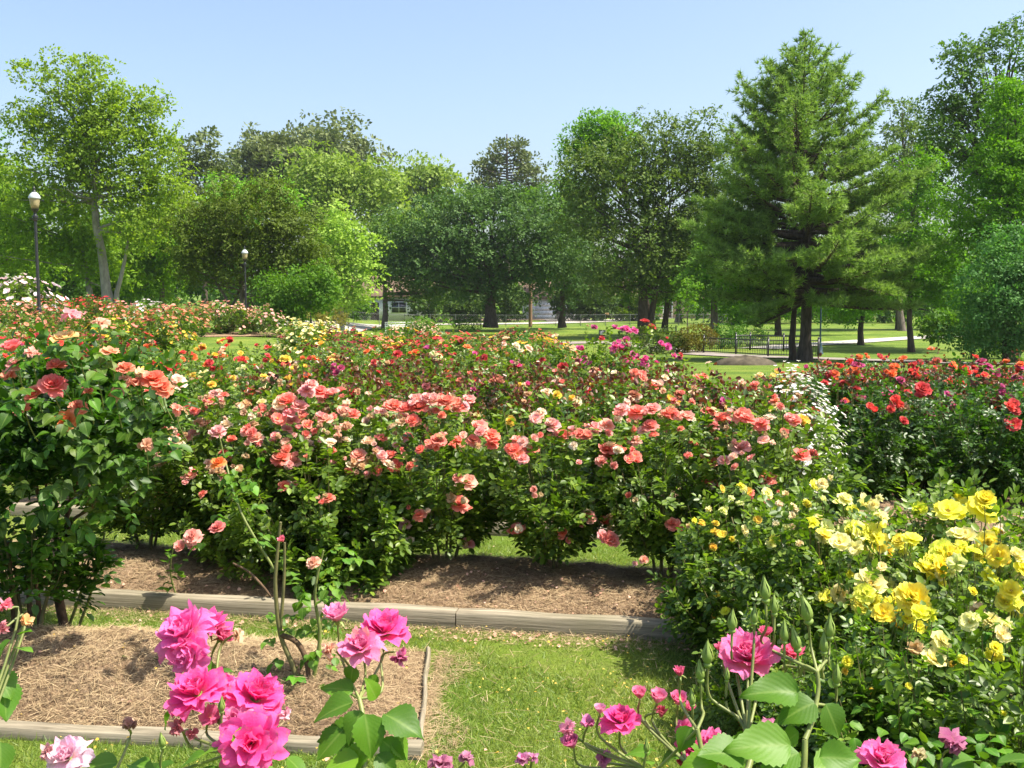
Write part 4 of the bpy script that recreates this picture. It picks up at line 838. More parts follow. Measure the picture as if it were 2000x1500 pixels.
# the big pine
def big_pine():
    d = 46.0; px = 1572; bx = PX(px, d); bz = float(gz(bx, d)); o = np.array([bx, d, bz])
    t = thing('pine_tree', 'large conical pine with a dark trunk standing in the lawn at right', 'tree', (bx, d, bz))
    r = np.random.default_rng(9); top = np.array(P(1570, 62, d))-o; H = top[2]
    tk = MB(); n = 16; tt = np.linspace(0, 1, n)[:, None]
    ax = tt*top; ax[:, 0] += .12*np.sin(tt[:, 0]*7); ax[0] = [0, 0, -.3]
    rad = .25*(1-tt[:, 0])**.8+.02; rad[0] *= 1.7; rad[1] *= 1.0
    tk.tube(ax, rad, 10)
    Cs, Ds = [], []
    prof = lambda f: np.interp(f, [0, .06, .18, .30, .45, .6, .75, .88, 1.0], [.12, .68, 1.5, 2.3, 3.2, 3.95, 4.7, 5.1, 4.5])   # f from the top down
    nb = 172
    for i in range(nb):
        f = (i+.5)/nb; f = f**.85; z = H*(1-f*.80)-.2; L = prof(f)*(.72+.42*r.random())*(1.0 if r.random() > .08 else 1.2)
        if f < .05: L *= .7
        a = i*2.399+r.normal()*.3; dh = np.array([math.cos(a), math.sin(a), 0])
        rise = min(.85, .45+2*f)-.85*f+.15*r.normal()
        p0 = np.array([np.interp(z, ax[1:, 2], ax[1:, k]) for k in range(2)]+[z])
        p2 = p0+dh*L+np.array([0, 0, L*rise]); p1 = p0+dh*L*.55+np.array([0, 0, L*rise*.25-.1*L*f])
        u = np.linspace(0, 1, 7)[:, None]; q = (1-u)**2*p0+2*u*(1-u)*p1+u*u*p2
        rb = .018+.016*L*(.6+f); tk.tube(q, np.linspace(rb, .010, 7), 5, False)
        k = int(6+L*9); nstart = len(Cs)
        for j in range(k):
            w = .28+.72*(j+.5)/k; m_ = (1-w)**2*p0+2*w*(1-w)*p1+w*w*p2
            sidev = np.cross(dh, [0, 0, 1])*(1 if j % 2 else -1); sl = L*.31*(1-w*.75)*r.uniform(.5, 1.3)+.12
            tipd = nrm(sidev*.8+dh*.7+np.array([0, 0, .35+.2*r.normal()])); e = m_+tipd*sl
            if sl > .4: tk.tube([m_, e], [.012, .005], 3, False)
            for q_ in np.arange(.25, sl+.05, .19): Cs.append(m_+tipd*q_+r.normal(size=3)*.05); Ds.append(nrm(tipd+np.array([0, 0, .5])+r.normal(size=3)*.3))
        if dh[1] < -.5 and .3 < f < .85:
            keepn = len(Cs)-nstart; drop = int(keepn*.42); del Cs[nstart:nstart+drop]; del Ds[nstart:nstart+drop]
        Cs.append(p2); Ds.append(nrm(dh*.6+np.array([0, 0, .9])))
    for j in range(26): Cs.append(top+np.array([r.normal()*.14, r.normal()*.14, -1.6*r.random()+.1])); Ds.append(nrm(np.array([r.normal()*.3, r.normal()*.3, 1])))
    Cs = np.array(Cs); Ds = np.array(Ds); K = 15; n = len(Cs)*K
    c = np.repeat(Cs, K, 0); dd = nrm(np.repeat(Ds, K, 0)*.75+rdir(r, n)*.85)
    V, F = scatter(c+dd*.01, dd, rdir(r, n), .19+.14*r.random(n), NT*np.array([1, .85, 1]), FN)
    link('crown', mesh_np('crown', V, F, tm['pine']), t, kind='stuff', color=(1.35, 1.5, 1.35))
    link('trunk', tk.mesh('trunk', M['darkbark'], True), t)
    print('pine tufts', len(Cs))
    # the second stem just behind it
    d2 = 48; bx2 = PX(1548, d2); bz2 = float(gz(bx2, d2)); t2 = thing('leafy_tree', 'second dark trunk rising close behind the left side of the big pine', 'tree', (bx2, d2, bz2))
    E = [(np.array([-.5, .3, 6.0]), (2.0, 1.5, 1.5)), (np.array([-2.4, .5, 4.4]), (1.8, 1.5, .9)), (np.array([1.5, 1.5, 4.2]), (2.2, 1.5, .9))]
    me, C = crown_mesh(E, 160, 46, .5, .12, tm['cypress'], 3, flat=.5)
    link('crown', me, t2, kind='stuff', color=(.9, .95, .8)); link('trunk', limbs((0, 0, -.3), (.35, 0, 6.5), .19, C, 8, 2, M['darkbark']), t2)
big_pine()

# clipped shrubs by the footbridge and others
def shrub(label, px, d, rx, rz, mat, tint, seed, n=60, leaf=.09, cat='shrub'):
    x = PX(px, d); z = float(gz(x, d)); t = thing('shrub', label, cat, (x, d, z))
    me, C = crown_mesh([(np.array([0, 0, rz*.55]), (rx, rx*.8, rz*.55))], n, 40, .28, leaf, tm[mat], seed, name='foliage')
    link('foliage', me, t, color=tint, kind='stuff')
    mb = MB(); rr = np.random.default_rng(seed)
    for i in range(6):
        a = i*1.05; mb.tube([[.05*math.cos(a), .05*math.sin(a), -.05], [rx*.4*math.cos(a), rx*.4*math.sin(a), rz*.45], [rx*.7*math.cos(a), rx*.7*math.sin(a), rz*.8]], [.03, .02, .008], 4)
    link('stem', mb.mesh('stem', M['cane']), t)
    return t
shrub('olive shrub at the left end of the clipped group by the path', 1268, 56, 1.0, 1.25, 'olive', (.9, .9, 1), 70)
shrub('dark olive shrub, second of the clipped group by the path', 1302, 57, 1.1, 1.35, 'olive', (.7, .8, 1), 71)
shrub('bronze tipped shrub, third of the clipped group by the path', 1340, 57, 1.1, 1.25, 'olive', (1.3, .85, .9), 72)
shrub('bronze shrub touching the left end of the black fence', 1368, 58, .9, 1.3, 'olive', (1.4, .8, 1), 73)
shrub('dark green shrub behind the left part of the black fence', 1410, 62, 1.2, 1.3, 'green', (.7, .8, .9), 74)
shrub('dark round shrub behind the middle of the black fence', 1462, 64, 1.2, 1.4, 'green', (.6, .7, .8), 75)
shrub('dark low shrub at the foot of the round oak', 915, 90, 1.5, 1.0, 'green', (.6, .7, .7), 76)
shrub('green shrub before the white wall of the brown roofed house', 672, 92, 1.3, 2.6, 'cypress', (.8, .8, .8), 77)
shrub('pinkish brown shrub near the black post beyond the small lawn', 632, 70, 1.6, 1.2, 'olive', (1.6, 1.0, 1.3), 78)
t_ = shrub('round climbing rose mound with faded pink flowers in front of the street', 826, 58, 1.05, 1.7, 'green', (.95, .95, .9), 79, n=110)
rr = np.random.default_rng(8); dd = rdir(rr, 420); dd[:, 2] = np.abs(dd[:, 2])
link('blossoms', blooms_merged('blossoms', dd*np.array([1.1, .95, 1.0])+np.array([0, 0, .85]), dd, .055, 4), t_, kind='stuff', color=PAL['pale'])
t_ = shrub('smaller climbing rose left of the round flowering mound', 775, 62, .8, 1.1, 'green', (1, 1, .9), 80)
dd2 = dd[:160]; link('blossoms', blooms_merged('blossoms', dd2*np.array([.85, .7, .7])+np.array([0, 0, .65]), dd2, .05, 4), t_, kind='stuff', color=PAL['pale'])

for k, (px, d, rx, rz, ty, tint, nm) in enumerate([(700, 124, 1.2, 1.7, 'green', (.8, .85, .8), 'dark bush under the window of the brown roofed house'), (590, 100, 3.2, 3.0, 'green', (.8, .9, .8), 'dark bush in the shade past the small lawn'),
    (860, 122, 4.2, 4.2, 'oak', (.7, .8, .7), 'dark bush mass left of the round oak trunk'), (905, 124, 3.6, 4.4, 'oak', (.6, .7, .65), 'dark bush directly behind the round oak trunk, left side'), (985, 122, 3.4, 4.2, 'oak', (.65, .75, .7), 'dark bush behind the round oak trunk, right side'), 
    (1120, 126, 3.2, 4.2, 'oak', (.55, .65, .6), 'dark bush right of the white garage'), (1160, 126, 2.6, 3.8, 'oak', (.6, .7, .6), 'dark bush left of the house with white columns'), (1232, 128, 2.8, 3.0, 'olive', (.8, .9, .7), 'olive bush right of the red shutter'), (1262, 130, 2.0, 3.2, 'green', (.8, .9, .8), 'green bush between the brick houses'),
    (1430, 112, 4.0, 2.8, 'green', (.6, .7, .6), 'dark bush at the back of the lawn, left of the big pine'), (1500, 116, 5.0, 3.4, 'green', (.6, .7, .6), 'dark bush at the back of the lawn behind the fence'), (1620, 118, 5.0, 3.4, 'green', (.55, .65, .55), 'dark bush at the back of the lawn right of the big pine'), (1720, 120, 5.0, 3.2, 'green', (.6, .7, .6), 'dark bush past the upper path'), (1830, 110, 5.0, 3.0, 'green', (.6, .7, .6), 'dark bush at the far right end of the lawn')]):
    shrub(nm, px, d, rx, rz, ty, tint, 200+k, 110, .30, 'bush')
# ------------------------------------------------------------------ summer haze
def haze():
    m = bpy.data.materials.new('thin haze'); m.use_nodes = True; nt = m.node_tree; nt.nodes.clear(); out = nt.nodes.new('ShaderNodeOutputMaterial')
    v = nt.nodes.new('ShaderNodeVolumePrincipled'); v.inputs['Color'].default_value = (.86, .93, 1, 1); v.inputs['Density'].default_value = .00016; v.inputs['Anisotropy'].default_value = .2
    nt.links.new(v.outputs[0], out.inputs['Volume']); b = MB(); b.box((0, 130, 20), (700, 560, 48)); link('haze', b.mesh('haze', m), kind='stuff', label='thin bluish summer haze over the gardens', category='haze')
    cy.volume_bounces = 0; cy.volume_max_steps = 8
haze()
# ------------------------------------------------------------------ lamps
M['globe'] = simple('frosted yellowed glass', (.33, .27, .15), .25, .6, .1, 8)
M['cap'] = simple('glossy pale lamp cap', (.46, .50, .50), .15, .8, .05, 4)
def lamp(label, px, d, h, metal='black'):
    x = PX(px, d); z = float(gz(x, d)); t = thing('lamp_post', label, 'lamp post', (x, d, z)); s = h/5.0
    b = MB(); b.lathe([(.22, -.1), (.22, .06), (.17, .10), (.16, .45), (.11, .55), (.12, .60), (.085, .68), (.07, .95), (.085, 1.0), (.06, 1.05)]); link('base', b.mesh('base', M[metal], True), t, scale=s)
    b = MB(); b.lathe([(.058, 1.04), (.045, 3.95)], k=10); link('pole', b.mesh('pole', M[metal], True), t, scale=s)
    b = MB(); b.lathe([(.045, 3.95), (.09, 3.98), (.06, 4.04), (.11, 4.10), (.05, 4.16), (.05, 4.24), (.12, 4.32), (.13, 4.36)], k=12); b.tube([[-.2, 0, 4.03], [.2, 0, 4.03]], .018, 6); link('collar', b.mesh('collar', M[metal], True), t, scale=s)
    b = MB(); b.lathe([(.0, 4.34), (.11, 4.36), (.145, 4.5), (.165, 4.68), (.165, 4.72)], k=16); link('globe', b.mesh('globe', M['globe'], True), t, scale=s)
    b = MB(); b.lathe([(.19, 4.70), (.195, 4.73), (.17, 4.80), (.11, 4.88), (.05, 4.92)], k=16); link('cap', b.mesh('cap', M['cap'], True), t, scale=s)
    b = MB(); b.lathe([(.055, 4.91), (.07, 4.94), (.035, 4.97), (.03, 5.0), (.05, 5.03), (.02, 5.07), (.0, 5.12)], k=10); link('finial', b.mesh('finial', M[metal], True), t, scale=s)
lamp('black street lamp with a yellowed globe rising from the pink roses at left', 79, 36, 5.3)
lamp('slender grey street lamp in front of the olive green tree', 482, 44.8, 3.85)
lamp('black lamp post base showing beyond the corner of the small lawn', 608, 56, 4.2)
lamp('blue green based lamp post at the right end of the black fence', 1602, 56, 4.4, 'teal')

# utility pole
x = PX(1036, 104); t = thing('utility_pole', 'plain brown wooden pole beside the white garage', 'pole', (x, 104, float(gz(x, 104))))
b = MB(); b.tube([[0, 0, -.3], [0, 0, 4.5], [0, 0, 9.0]], [.20, .17, .14], 8); link('pole', b.mesh('pole', simple('brown pole', (.20, .12, .07), .8)), t)
b = MB(); b.box((0, -.2, 8.3), (1.8, .1, .12)); link('crossarm', b.mesh('crossarm', simple('brown crossarm', (.20, .12, .07), .8)), t)

# ------------------------------------------------------------------ black fences of the footbridge
def fence(label, pts, h=.92, name='metal_fence'):
    pts = [Vector(p) for p in pts]; o = pts[0]
    t = thing(name, label, 'fence', o)
    for i, p in enumerate(pts):
        b = MB(); q = p-o; b.box((q.x, q.y, q.z+h/2), (.09, .09, h+.14)); b.lathe([(.06, h+.075), (.05, h+.12), (.0, h+.16)], tuple(q), 8); link('post', b.mesh('post', M['black']), t)
    for a, c in zip(pts[:-1], pts[1:]):
        for hh in (h-.04, .12):
            b = MB(); b.tube([tuple(a-o+Vector((0, 0, hh))), tuple(c-o+Vector((0, 0, hh)))], .028, 4); link('rail', b.mesh('rail', M['black']), t)
        n = int((c-a).length/.13); b = MB()
        for k in range(1, n):
            q = a+(c-a)*(k/n)-o; b.box((q.x, q.y, q.z+h/2), (.018, .018, h-.16))
        link('pickets', b.mesh('pickets', M['black']), t, kind='stuff')
    return t
def gp(px, py): return G(px, py)
fence('black picket fence along the near side of the footbridge before the big pine', [gp(1374, 690), gp(1437, 693), gp(1500, 697), gp(1598, 698)])
fence('black picket fence along the far side of the footbridge', [gp(1437, 684), gp(1465, 683.5), gp(1530, 686), gp(1565, 687)])
fence('black railing beside the path left of the clipped shrubs, near run', [gp(1243, 672), gp(1300, 671), gp(1330, 670)], .85)
fence('black railing beside the path left of the clipped shrubs, far run', [gp(1226, 661), gp(1320, 661)], .85)
# grey rounded culvert stone
def stone():
    p = G(1455, 713); t = thing('boulder', 'low rounded grey brown stone in the lawn behind the cream roses', 'boulder', p)
    r = np.random.default_rng(1); th = np.linspace(0, 2*PI, 28, endpoint=False); V = []; rings = 7
    for i in range(rings):
        f = i/(rings-1); rr = math.cos(f*1.45)
        V.append(np.stack([1.15*rr*np.cos(th)*(1+.04*r.normal(size=28)), .7*rr*np.sin(th), np.full(28, .38*math.sin(f*1.5)-.05)+.015*r.normal(size=28)], 1))
    V = np.concatenate(V); F = [[i*28+j, i*28+(j+1) % 28, (i+1)*28+(j+1) % 28, (i+1)*28+j] for i in range(rings-1) for j in range(28)]
    link('stone', mesh_np('stone', np.concatenate([V, [[0, 0, .38]]]), [np.array(F), np.array([[6*28+j, 6*28+(j+1) % 28, 7*28] for j in range(28)])], simple('mossy stone', (.075, .062, .042), .9, .2, .5, 4, .8), True), t)
stone()
# small sign on the lawn
p = G(1176, 664); t = thing('lawn_sign', 'small dark sign with pale lines on two legs in the lawn', 'sign', p)
b = MB(); b.box((0, 0, .52), (.50, .04, .42)); link('board', b.mesh('board', M['black']), t)
for sx in (-.2, .2):
    b = MB(); b.box((sx, .0, .155), (.035, .035, .31)); link('leg', b.mesh('leg', M['black']), t)
b = MB(); b.box((-.02, -.024, .60), (.36, .006, .05)); b.box((-.06, -.024, .51), (.28, .006, .05)); b.box((.0, -.024, .42), (.32, .006, .06)); link('pale_lines', b.mesh('pale_lines', simple('sign white', (.7, .7, .7), .5)), t, kind='stuff')

# ------------------------------------------------------------------ houses
M['wallw'] = simple('white painted siding', (.72, .72, .70), .7, .3, .06, 2)
M['wallt'] = simple('tan brick wall', (.46, .33, .24), .85, .2, .2, 3)
M['wallb'] = simple('brown brick wall', (.24, .13, .09), .85, .2, .25, 3)
M['roofb'] = simple('brown shingle', (.17, .115, .085), .9, .15, .3, 5, .3)
M['darkd'] = simple('dark brown door', (.05, .025, .018), .6)
M['reddoor'] = simple('red brown shutter', (.28, .06, .045), .6)
M['trim'] = simple('white trim', (.78, .78, .76), .6)
M['glass'] = simple('dark window glass', (.03, .035, .04), .1, .8)
def house(label, px, d, w, h, depth, wall, roofh, doors, windows, hip=False):
    x = PX(px, d); z = float(gz(x, d)); t = thing('house', label, 'house', (x, d, z))
    b = MB(); b.box((0, depth/2, h/2-.15), (w, depth, h+.3)); link('wall', b.mesh('wall', wall), t)
    e = .6; X0, X1, Y0, Y1 = -w/2-e, w/2+e, -e, depth+e; ym = depth/2; hx = (Y1-Y0)/2 if hip else 0
    V = [[X0, Y0, h], [X1, Y0, h], [X1, Y1, h], [X0, Y1, h], [X0+hx, ym, h+roofh], [X1-hx, ym, h+roofh], [X0, Y0, h-.18], [X1, Y0, h-.18], [X1, Y1, h-.18], [X0, Y1, h-.18]]
    b = MB(); b.add(V, [[0, 1, 5, 4], [2, 3, 4, 5], [6, 7, 1, 0], [7, 8, 2, 1], [8, 9, 3, 2], [9, 6, 0, 3], [9, 8, 7, 6]]); b.add(V, [[1, 2, 5], [3, 0, 4]]); link('roof', b.mesh('roof', M['roofb']), t)
    for (dx, dw, dh, mt, nm) in doors:
        b = MB(); b.box((dx, -.02, dh/2), (dw, .08, dh)); dd = link(nm, b.mesh(nm, mt), t)
        b = MB()
        for sx in (-1, 1): b.box((dx+sx*(dw/2+.07), -.035, dh/2), (.13, .11, dh))
        b.box((dx, -.035, dh+.07), (dw+.27, .11, .13)); link('frame', b.mesh('frame', M['trim']), dd)
        if nm == 'garage_door':
            for k in range(4):
                b = MB(); b.box((dx, -.075, dh*(k+.5)/4), (dw-.1, .03, dh/4-.06)); link('panel', b.mesh('panel', mt), dd)
        else:
            b = MB(); b.box((dx+dw*.38, -.09, 1.0), (.06, .06, .12)); link('handle', b.mesh('handle', M['trim']), dd)
    for (wx, wz, ww, wh) in windows:
        b = MB(); b.box((wx, -.02, wz), (ww+.16, .06, wh+.16)); f = link('window', b.mesh('window', M['trim']), t)
        b = MB(); b.box((wx, -.055, wz), (ww, .02, wh)); link('pane', b.mesh('pane', M['glass']), f)
        b = MB(); b.box((wx, -.07, wz), (.06, .02, wh)); b.box((wx, -.07, wz), (ww, .018, .05)); link('sash', b.mesh('sash', M['trim']), f)
    return t
house('white house with a brown shingle roof and a dark door behind the fence', 728, 128, 14.5, 3.1, 8, M['wallw'], 2.6, [(.3, 1.1, 2.2, M['darkd'], 'door')], [(-3.4, 1.6, 1.5, 1.3), (3.4, 1.6, 1.8, 1.3), (-5.8, 1.6, 1.1, 1.2)])
house('white garage with a panelled door beside the brown pole', 1078, 138, 8.0, 3.0, 8, M['wallw'], 2.2, [(-.3, 4.2, 2.3, M['trim'], 'garage_door')], [(3.0, 1.7, .8, 1.0)])
house('brown brick house with white columns and a red shutter behind the oaks', 1215, 142, 15, 3.0, 9, M['wallb'], 2.6, [(-1.0, 1.1, 2.2, M['trim'], 'door'), (.6, .7, 2.0, M['reddoor'], 'door')], [(3.2, 1.6, 1.6, 1.3), (-4.0, 1.6, 1.6, 1.3)])
house('tan brick house partly seen between the trunks left of the big pine', 1345, 140, 15, 3.0, 9, M['wallt'], 2.4, [(-3.0, 1.1, 2.2, M['darkd'], 'door')], [(1.0, 1.6, 1.8, 1.3), (4.6, 1.6, 1.6, 1.3)])

# chain link fence by the street
def chain_fence():
    a = Vector((PX(590, 104), 104, 0)); c = Vector((PX(1420, 108), 108, 0)); n = 17
    t = thing('chain_link_fence', 'grey chain link fence along the street before the houses', 'fence', (a.x, a.y, 0)); mt = simple('galvanised steel', (.22, .23, .23), .4, .5, .1, 4, metal=.6)
    zs = []
    for i in range(n+1):
        p = a+(c-a)*(i/n)-a; gzv = float(gz(p.x+a.x, p.y+a.y)); b = MB(); b.tube([[p.x, p.y, gzv-.2], [p.x, p.y, gzv+1.25]], .035, 5); link('post', b.mesh('post', mt), t); zs.append((p, gzv))
    for (p, g0), (q, g1) in zip(zs[:-1], zs[1:]):
        b = MB(); b.tube([[p.x, p.y, g0+1.2], [q.x, q.y, g1+1.2]], .014, 4); link('rail', b.mesh('rail', mt), t)
        b = MB(); L = (q-p).length; k = int(L/.22)
        for j in range(k):
            for s in (0, 1):
                u0 = j/k; u1 = min(1, u0+1.1/L)
                if s: u0, u1 = u1, u0
                A = p+(q-p)*u0; B = p+(q-p)*u1; b.tube([[A.x, A.y+.04, g0+.05], [B.x, B.y+.04, g0+1.15]], .006, 3, False)
        link('wire_mesh', b.mesh('wire_mesh', mt), t, kind='stuff')
chain_fence()
# white trellis
x = PX(780, 66); z = float(gz(x, 66)); t = thing('trellis', 'white lattice trellis between the climbing roses', 'trellis', (x, 66, z))
for sx in (-.9, .9):
    b = MB(); b.box((sx, 0, .75), (.07, .07, 1.5)); link('post', b.mesh('post', M['trim']), t)
for k in range(3):
    b = MB(); b.box((0, -.045, 1.2+.14*k), (1.9, .03, .05)); link('slat', b.mesh('slat', M['trim']), t)
for k in range(7):
    b = MB(); b.box((-.78+.26*k, -.015, 1.3), (.04, .025, .4)); link('slat', b.mesh('slat', M['trim']), t)
# ------------------------------------------------------------------ near leaves, buds, big blooms
def nearleaf():
    m, nt, out = newmat('near rose leaf')
    oi = N(nt, 'ShaderNodeObjectInfo'); at = N(nt, 'ShaderNodeAttribute', attribute_name='rib'); al = N(nt, 'ShaderNodeAttribute', attribute_name='along')
    c = ramp(nt, oi.outputs['Random'], [(0, (.035, .115, .008)), (.5, (.07, .19, .010)), (1, (.14, .29, .018))])
    c = mix(nt, c, oi.outputs['Color'], 1.0, 'MULTIPLY')
    c = mix(nt, mix(nt, c, (.22, .32, .08), .4), c, ramp(nt, at.outputs['Fac'], [(.02, (0,)*3), (.12, (1,)*3)]))
    # side veins
    ma = N(nt, 'ShaderNodeMath', operation='MULTIPLY_ADD'); nt.links.new(at.outputs['Fac'], ma.inputs[0]); ma.inputs[1].default_value = -.45; nt.links.new(al.outputs['Fac'], ma.inputs[2])
    mb_ = N(nt, 'ShaderNodeMath', operation='MULTIPLY'); nt.links.new(ma.outputs[0], mb_.inputs[0]); mb_.inputs[1].default_value = 48
    sn = N(nt, 'ShaderNodeMath', operation='SINE'); nt.links.new(mb_.outputs[0], sn.inputs[0])
    c = mix(nt, c, (.16, .24, .08), ramp(nt, sn.outputs[0], [(.90, (0,)*3), (1, (.12,)*3)]))
    nz = noise(nt, 30, 3); c = mix(nt, c, mix(nt, c, (.16, .24, .02), .35), nz)
    b = princ(nt, c, .5, .35, bump(nt, sn.outputs[0], .06, .0015))
    t = N(nt, 'ShaderNodeBsdfTranslucent'); nt.links.new(mix(nt, c, (1.7, 1.9, .5), 1.0, 'MULTIPLY'), t.inputs[0])
    ms = N(nt, 'ShaderNodeMixShader'); ms.inputs[0].default_value = .34
    nt.links.new(b, ms.inputs[1]); nt.links.new(t.outputs[0], ms.inputs[2]); nt.links.new(ms.outputs[0], out.inputs[0]); return m
M['near_leaf'] = nearleaf()
def big_leaf(seed):
    r = random.Random(seed); nu, nv = 19, 7; u = np.linspace(0, 1, nu); v = np.linspace(-1, 1, nv)
    w = .36*np.sin(PI*np.minimum(u**.72, 1))**.85*(1-.38*u**2); w[-1] = 0; w[0] = .012
    fold = r.uniform(.08, .45); droop = r.uniform(.12, .55); tw = r.uniform(-.35, .35); wav = r.uniform(.02, .05); ph = r.uniform(0, 6)
    U, Vv = np.meshgrid(u, v, indexing='ij'); ww = w[:, None]*np.ones_like(Vv)
    ser = 1+.06*(np.abs(Vv) > .95)*np.where(np.arange(nu)[:, None] % 2, 1, -1)
    Y = Vv*ww*ser; Z = np.abs(Vv)*ww*fold-droop*U**2*.5+wav*np.sin(U*7+ph)*Vv; X = U*(1-.12*droop*U)
    a = tw*U; Y2 = Y*np.cos(a)-Z*np.sin(a)*.3; Z2 = Z+Y*np.sin(a)
    Vt = np.stack([X, Y2, Z2], -1).reshape(-1, 3); I = np.arange(nu*nv).reshape(nu, nv)
    F = np.stack([I[:-1, :-1], I[1:, :-1], I[1:, 1:], I[:-1, 1:]], -1).reshape(-1, 4)
    return mesh_np('leaf', Vt, F, M['near_leaf'], True, {'rib': np.abs(Vv).ravel(), 'along': U.ravel()})
LEAF = [big_leaf(i) for i in range(8)]
def leaf_rot(d, up, r, j=.3):
    d = Vector(d).normalized(); u = (Vector(up)+Vector((r.uniform(-j, j), r.uniform(-j, j), r.uniform(-j, j)))).normalized()
    s_ = u.cross(d).normalized(); u = d.cross(s_)
    return Matrix((d, s_, u)).transposed().to_euler()
def put_leaf(parent, pos, d, L, r, up=(0, 0, 1), color=(1, 1, 1)):
    o = link('leaf', r.choice(LEAF), parent, loc=pos, rot=leaf_rot(d, up, r), scale=(L, L*r.uniform(.95, 1.25), L), color=jit(color, r, .18)); return o
def put_compound(parent, pos, d, L, r, up=(0, 0, 1), color=(1, 1, 1), n=5):
    d = Vector(d).normalized(); u = Vector(up); s_ = u.cross(d).normalized()
    c = jit(color, r, .22)
    for al, sd_, sz in ((1.35, 0, 1.05), (.85, 1, .95), (.85, -1, .95), (.3, 1, .75), (.3, -1, .75))[:n]:
        q = Vector(pos)+d*L*al+Vector((r.uniform(-1, 1), r.uniform(-1, 1), r.uniform(-1, 1)))*L*.06
        dd = (d*(1 if sd_ == 0 else .55)+s_*sd_*.9+Vector((0, 0, -.15))).normalized()
        o = put_leaf(parent, q, dd, L*sz*r.uniform(.85, 1.1), r, up, c)
def bud_mesh(seed, split=0.0):
    r = random.Random(seed); b = MB()
    b.lathe([(.10, -.62), (.13, -.6), (.30, -.45), (.33, -.30), (.22, -.16)], k=10)      # hip
    b.lathe([(.22, -.17), (.37, .0), (.42, .25), (.36, .6), (.22, .95), (.10, 1.2), (.02, 1.4)], k=10)
    for i in range(5):
        a = i*2*PI/5; pts = []
        for u in np.linspace(0, 1, 7):
            rr = np.interp(u, [0, .2, .45, .7, 1], [.24, .44, .42, .2, .05])+split*u; z = -.18+u*(1.85+.3*r.random()); w = .22*(1-u)**.7*(1 if u > .1 else .8)+.012
            for sd_ in (-1, 0, 1): pts.append([(rr+.02*(sd_ == 0))*math.cos(a+sd_*w/max(rr, .12)), (rr+.02*(sd_ == 0))*math.sin(a+sd_*w/max(rr, .12)), z])
        F = [[i_*3+j, i_*3+j+1, (i_+1)*3+j+1, (i_+1)*3+j] for i_ in range(6) for j in (0, 1)]
        b.add(pts, F)
    return b.mesh('bud', M['bud'], True)
BUD = [bud_mesh(i) for i in range(3)]
def calyx_mesh():
    b = MB(); b.lathe([(.05, -.42), (.10, -.40), (.16, -.28), (.17, -.16), (.08, -.05)], k=10)
    for i in range(5):
        a = i*2*PI/5; pts = []
        for u in np.linspace(0, 1, 6):
            rr = .10+.62*u; z = -.06-.35*u*u; w = .11*(1-u)**.7+.008
            c_, s_ = math.cos(a), math.sin(a)
            for sd_ in (-1, 0, 1): pts.append([rr*c_-sd_*w*s_, rr*s_+sd_*w*c_, z+.02*abs(sd_)])
        b.add(pts, [[i_*3+j, i_*3+j+1, (i_+1)*3+j+1, (i_+1)*3+j] for i_ in range(5) for j in (0, 1)])
    return b.mesh('sepals', M['bud'], True)
CALYX = calyx_mesh()
PCACHE = {}
def big_bloom(parent, pos, d, size, color, r, openness=1.0, full=1.0, faded=None):
    """bloom (inner swirl) with calyx and separate outer petals"""
    seed = r.randint(0, 99999); inner = MB(); T = []; outer = []
    rl = Vector((r.uniform(0, 1), 0, 0)).x*6.28
    for q in bloom_rings(openness, seed, full):
        k = q['ring']; q = dict(q); q.pop('ring'); q['ruffle'] *= 2.1
        if k <= 1: V, F, t = petal_grid(nu=7, nv=7, **q); inner.add(V, F); T.append(t)
        else: outer.append(q)
    rot = axis_rot(d, r)
    b = link('bloom', inner.mesh('bloom', M['petal'], True, {'t': np.concatenate(T)}), parent, loc=pos, rot=rot, scale=size, color=color)
    link('sepals', CALYX, b, kind='stuff')
    for i, q in enumerate(outer):
        V, F, t = petal_grid(nu=8, nv=9, **q); c = jit(color, r, .07)
        if faded and r.random() < .25: c = jit(faded, r)
        link('petal', mesh_np('petal', V, F, M['petal'], True, {'t': t}), b, color=c)
    return b
def wp(q): return P(q[0], q[1], q[2])
def on_surface(dg, px, py, d, near=.6, far=.8, lift=.03):
    o_ = Vector((0, 0, EYE)); v = (P(px, py, 2)-o_).normalized(); st = o_+v*max(2.25, d-near)
    h = S.ray_cast(dg, st, v)
    if h[0] and d-near < h[1].y < d+far: return P(px, py, h[1].y-lift)
    return P(px, py, d)
def cane(parent, pts, r0, r1, mat='greencane', k=7):
    """pts world; smooth tube as one child"""
    pts = [Vector(p) for p in pts]
    if len(pts) == 2: pts = [pts[0], (pts[0]+pts[1])/2+Vector((.004, .003, 0)), pts[1]]
    out = []
    for i in range(len(pts)-1):
        p0 = pts[max(0, i-1)]; p1 = pts[i]; p2 = pts[i+1]; p3 = pts[min(len(pts)-1, i+2)]
        for t in np.linspace(0, 1, 6)[:-1]:
            out.append(.5*((2*p1)+(p2-p0)*t+(2*p0-5*p1+4*p2-p3)*t*t+(-p0+3*p1-3*p2+p3)*t**3))
    out.append(pts[-1]); o = parent.location
    b = MB(); b.tube([tuple(p-o) for p in out], np.linspace(r0, r1, len(out)), k)
    link('cane', b.mesh('cane', M[mat], True), parent)
    return out
def thing_at(name, label, cat, x, y, group=None):
    return thing(name, label, cat, (x, y, float(gz(x, y))), group=group)
R5 = random.Random(2024)
HOT = (.88, .035, .38); HOTL = (.90, .15, .52); FADE = (.88, .52, .62)
NAMES_FG = 'hot pink roses on tall canes close to the camera'
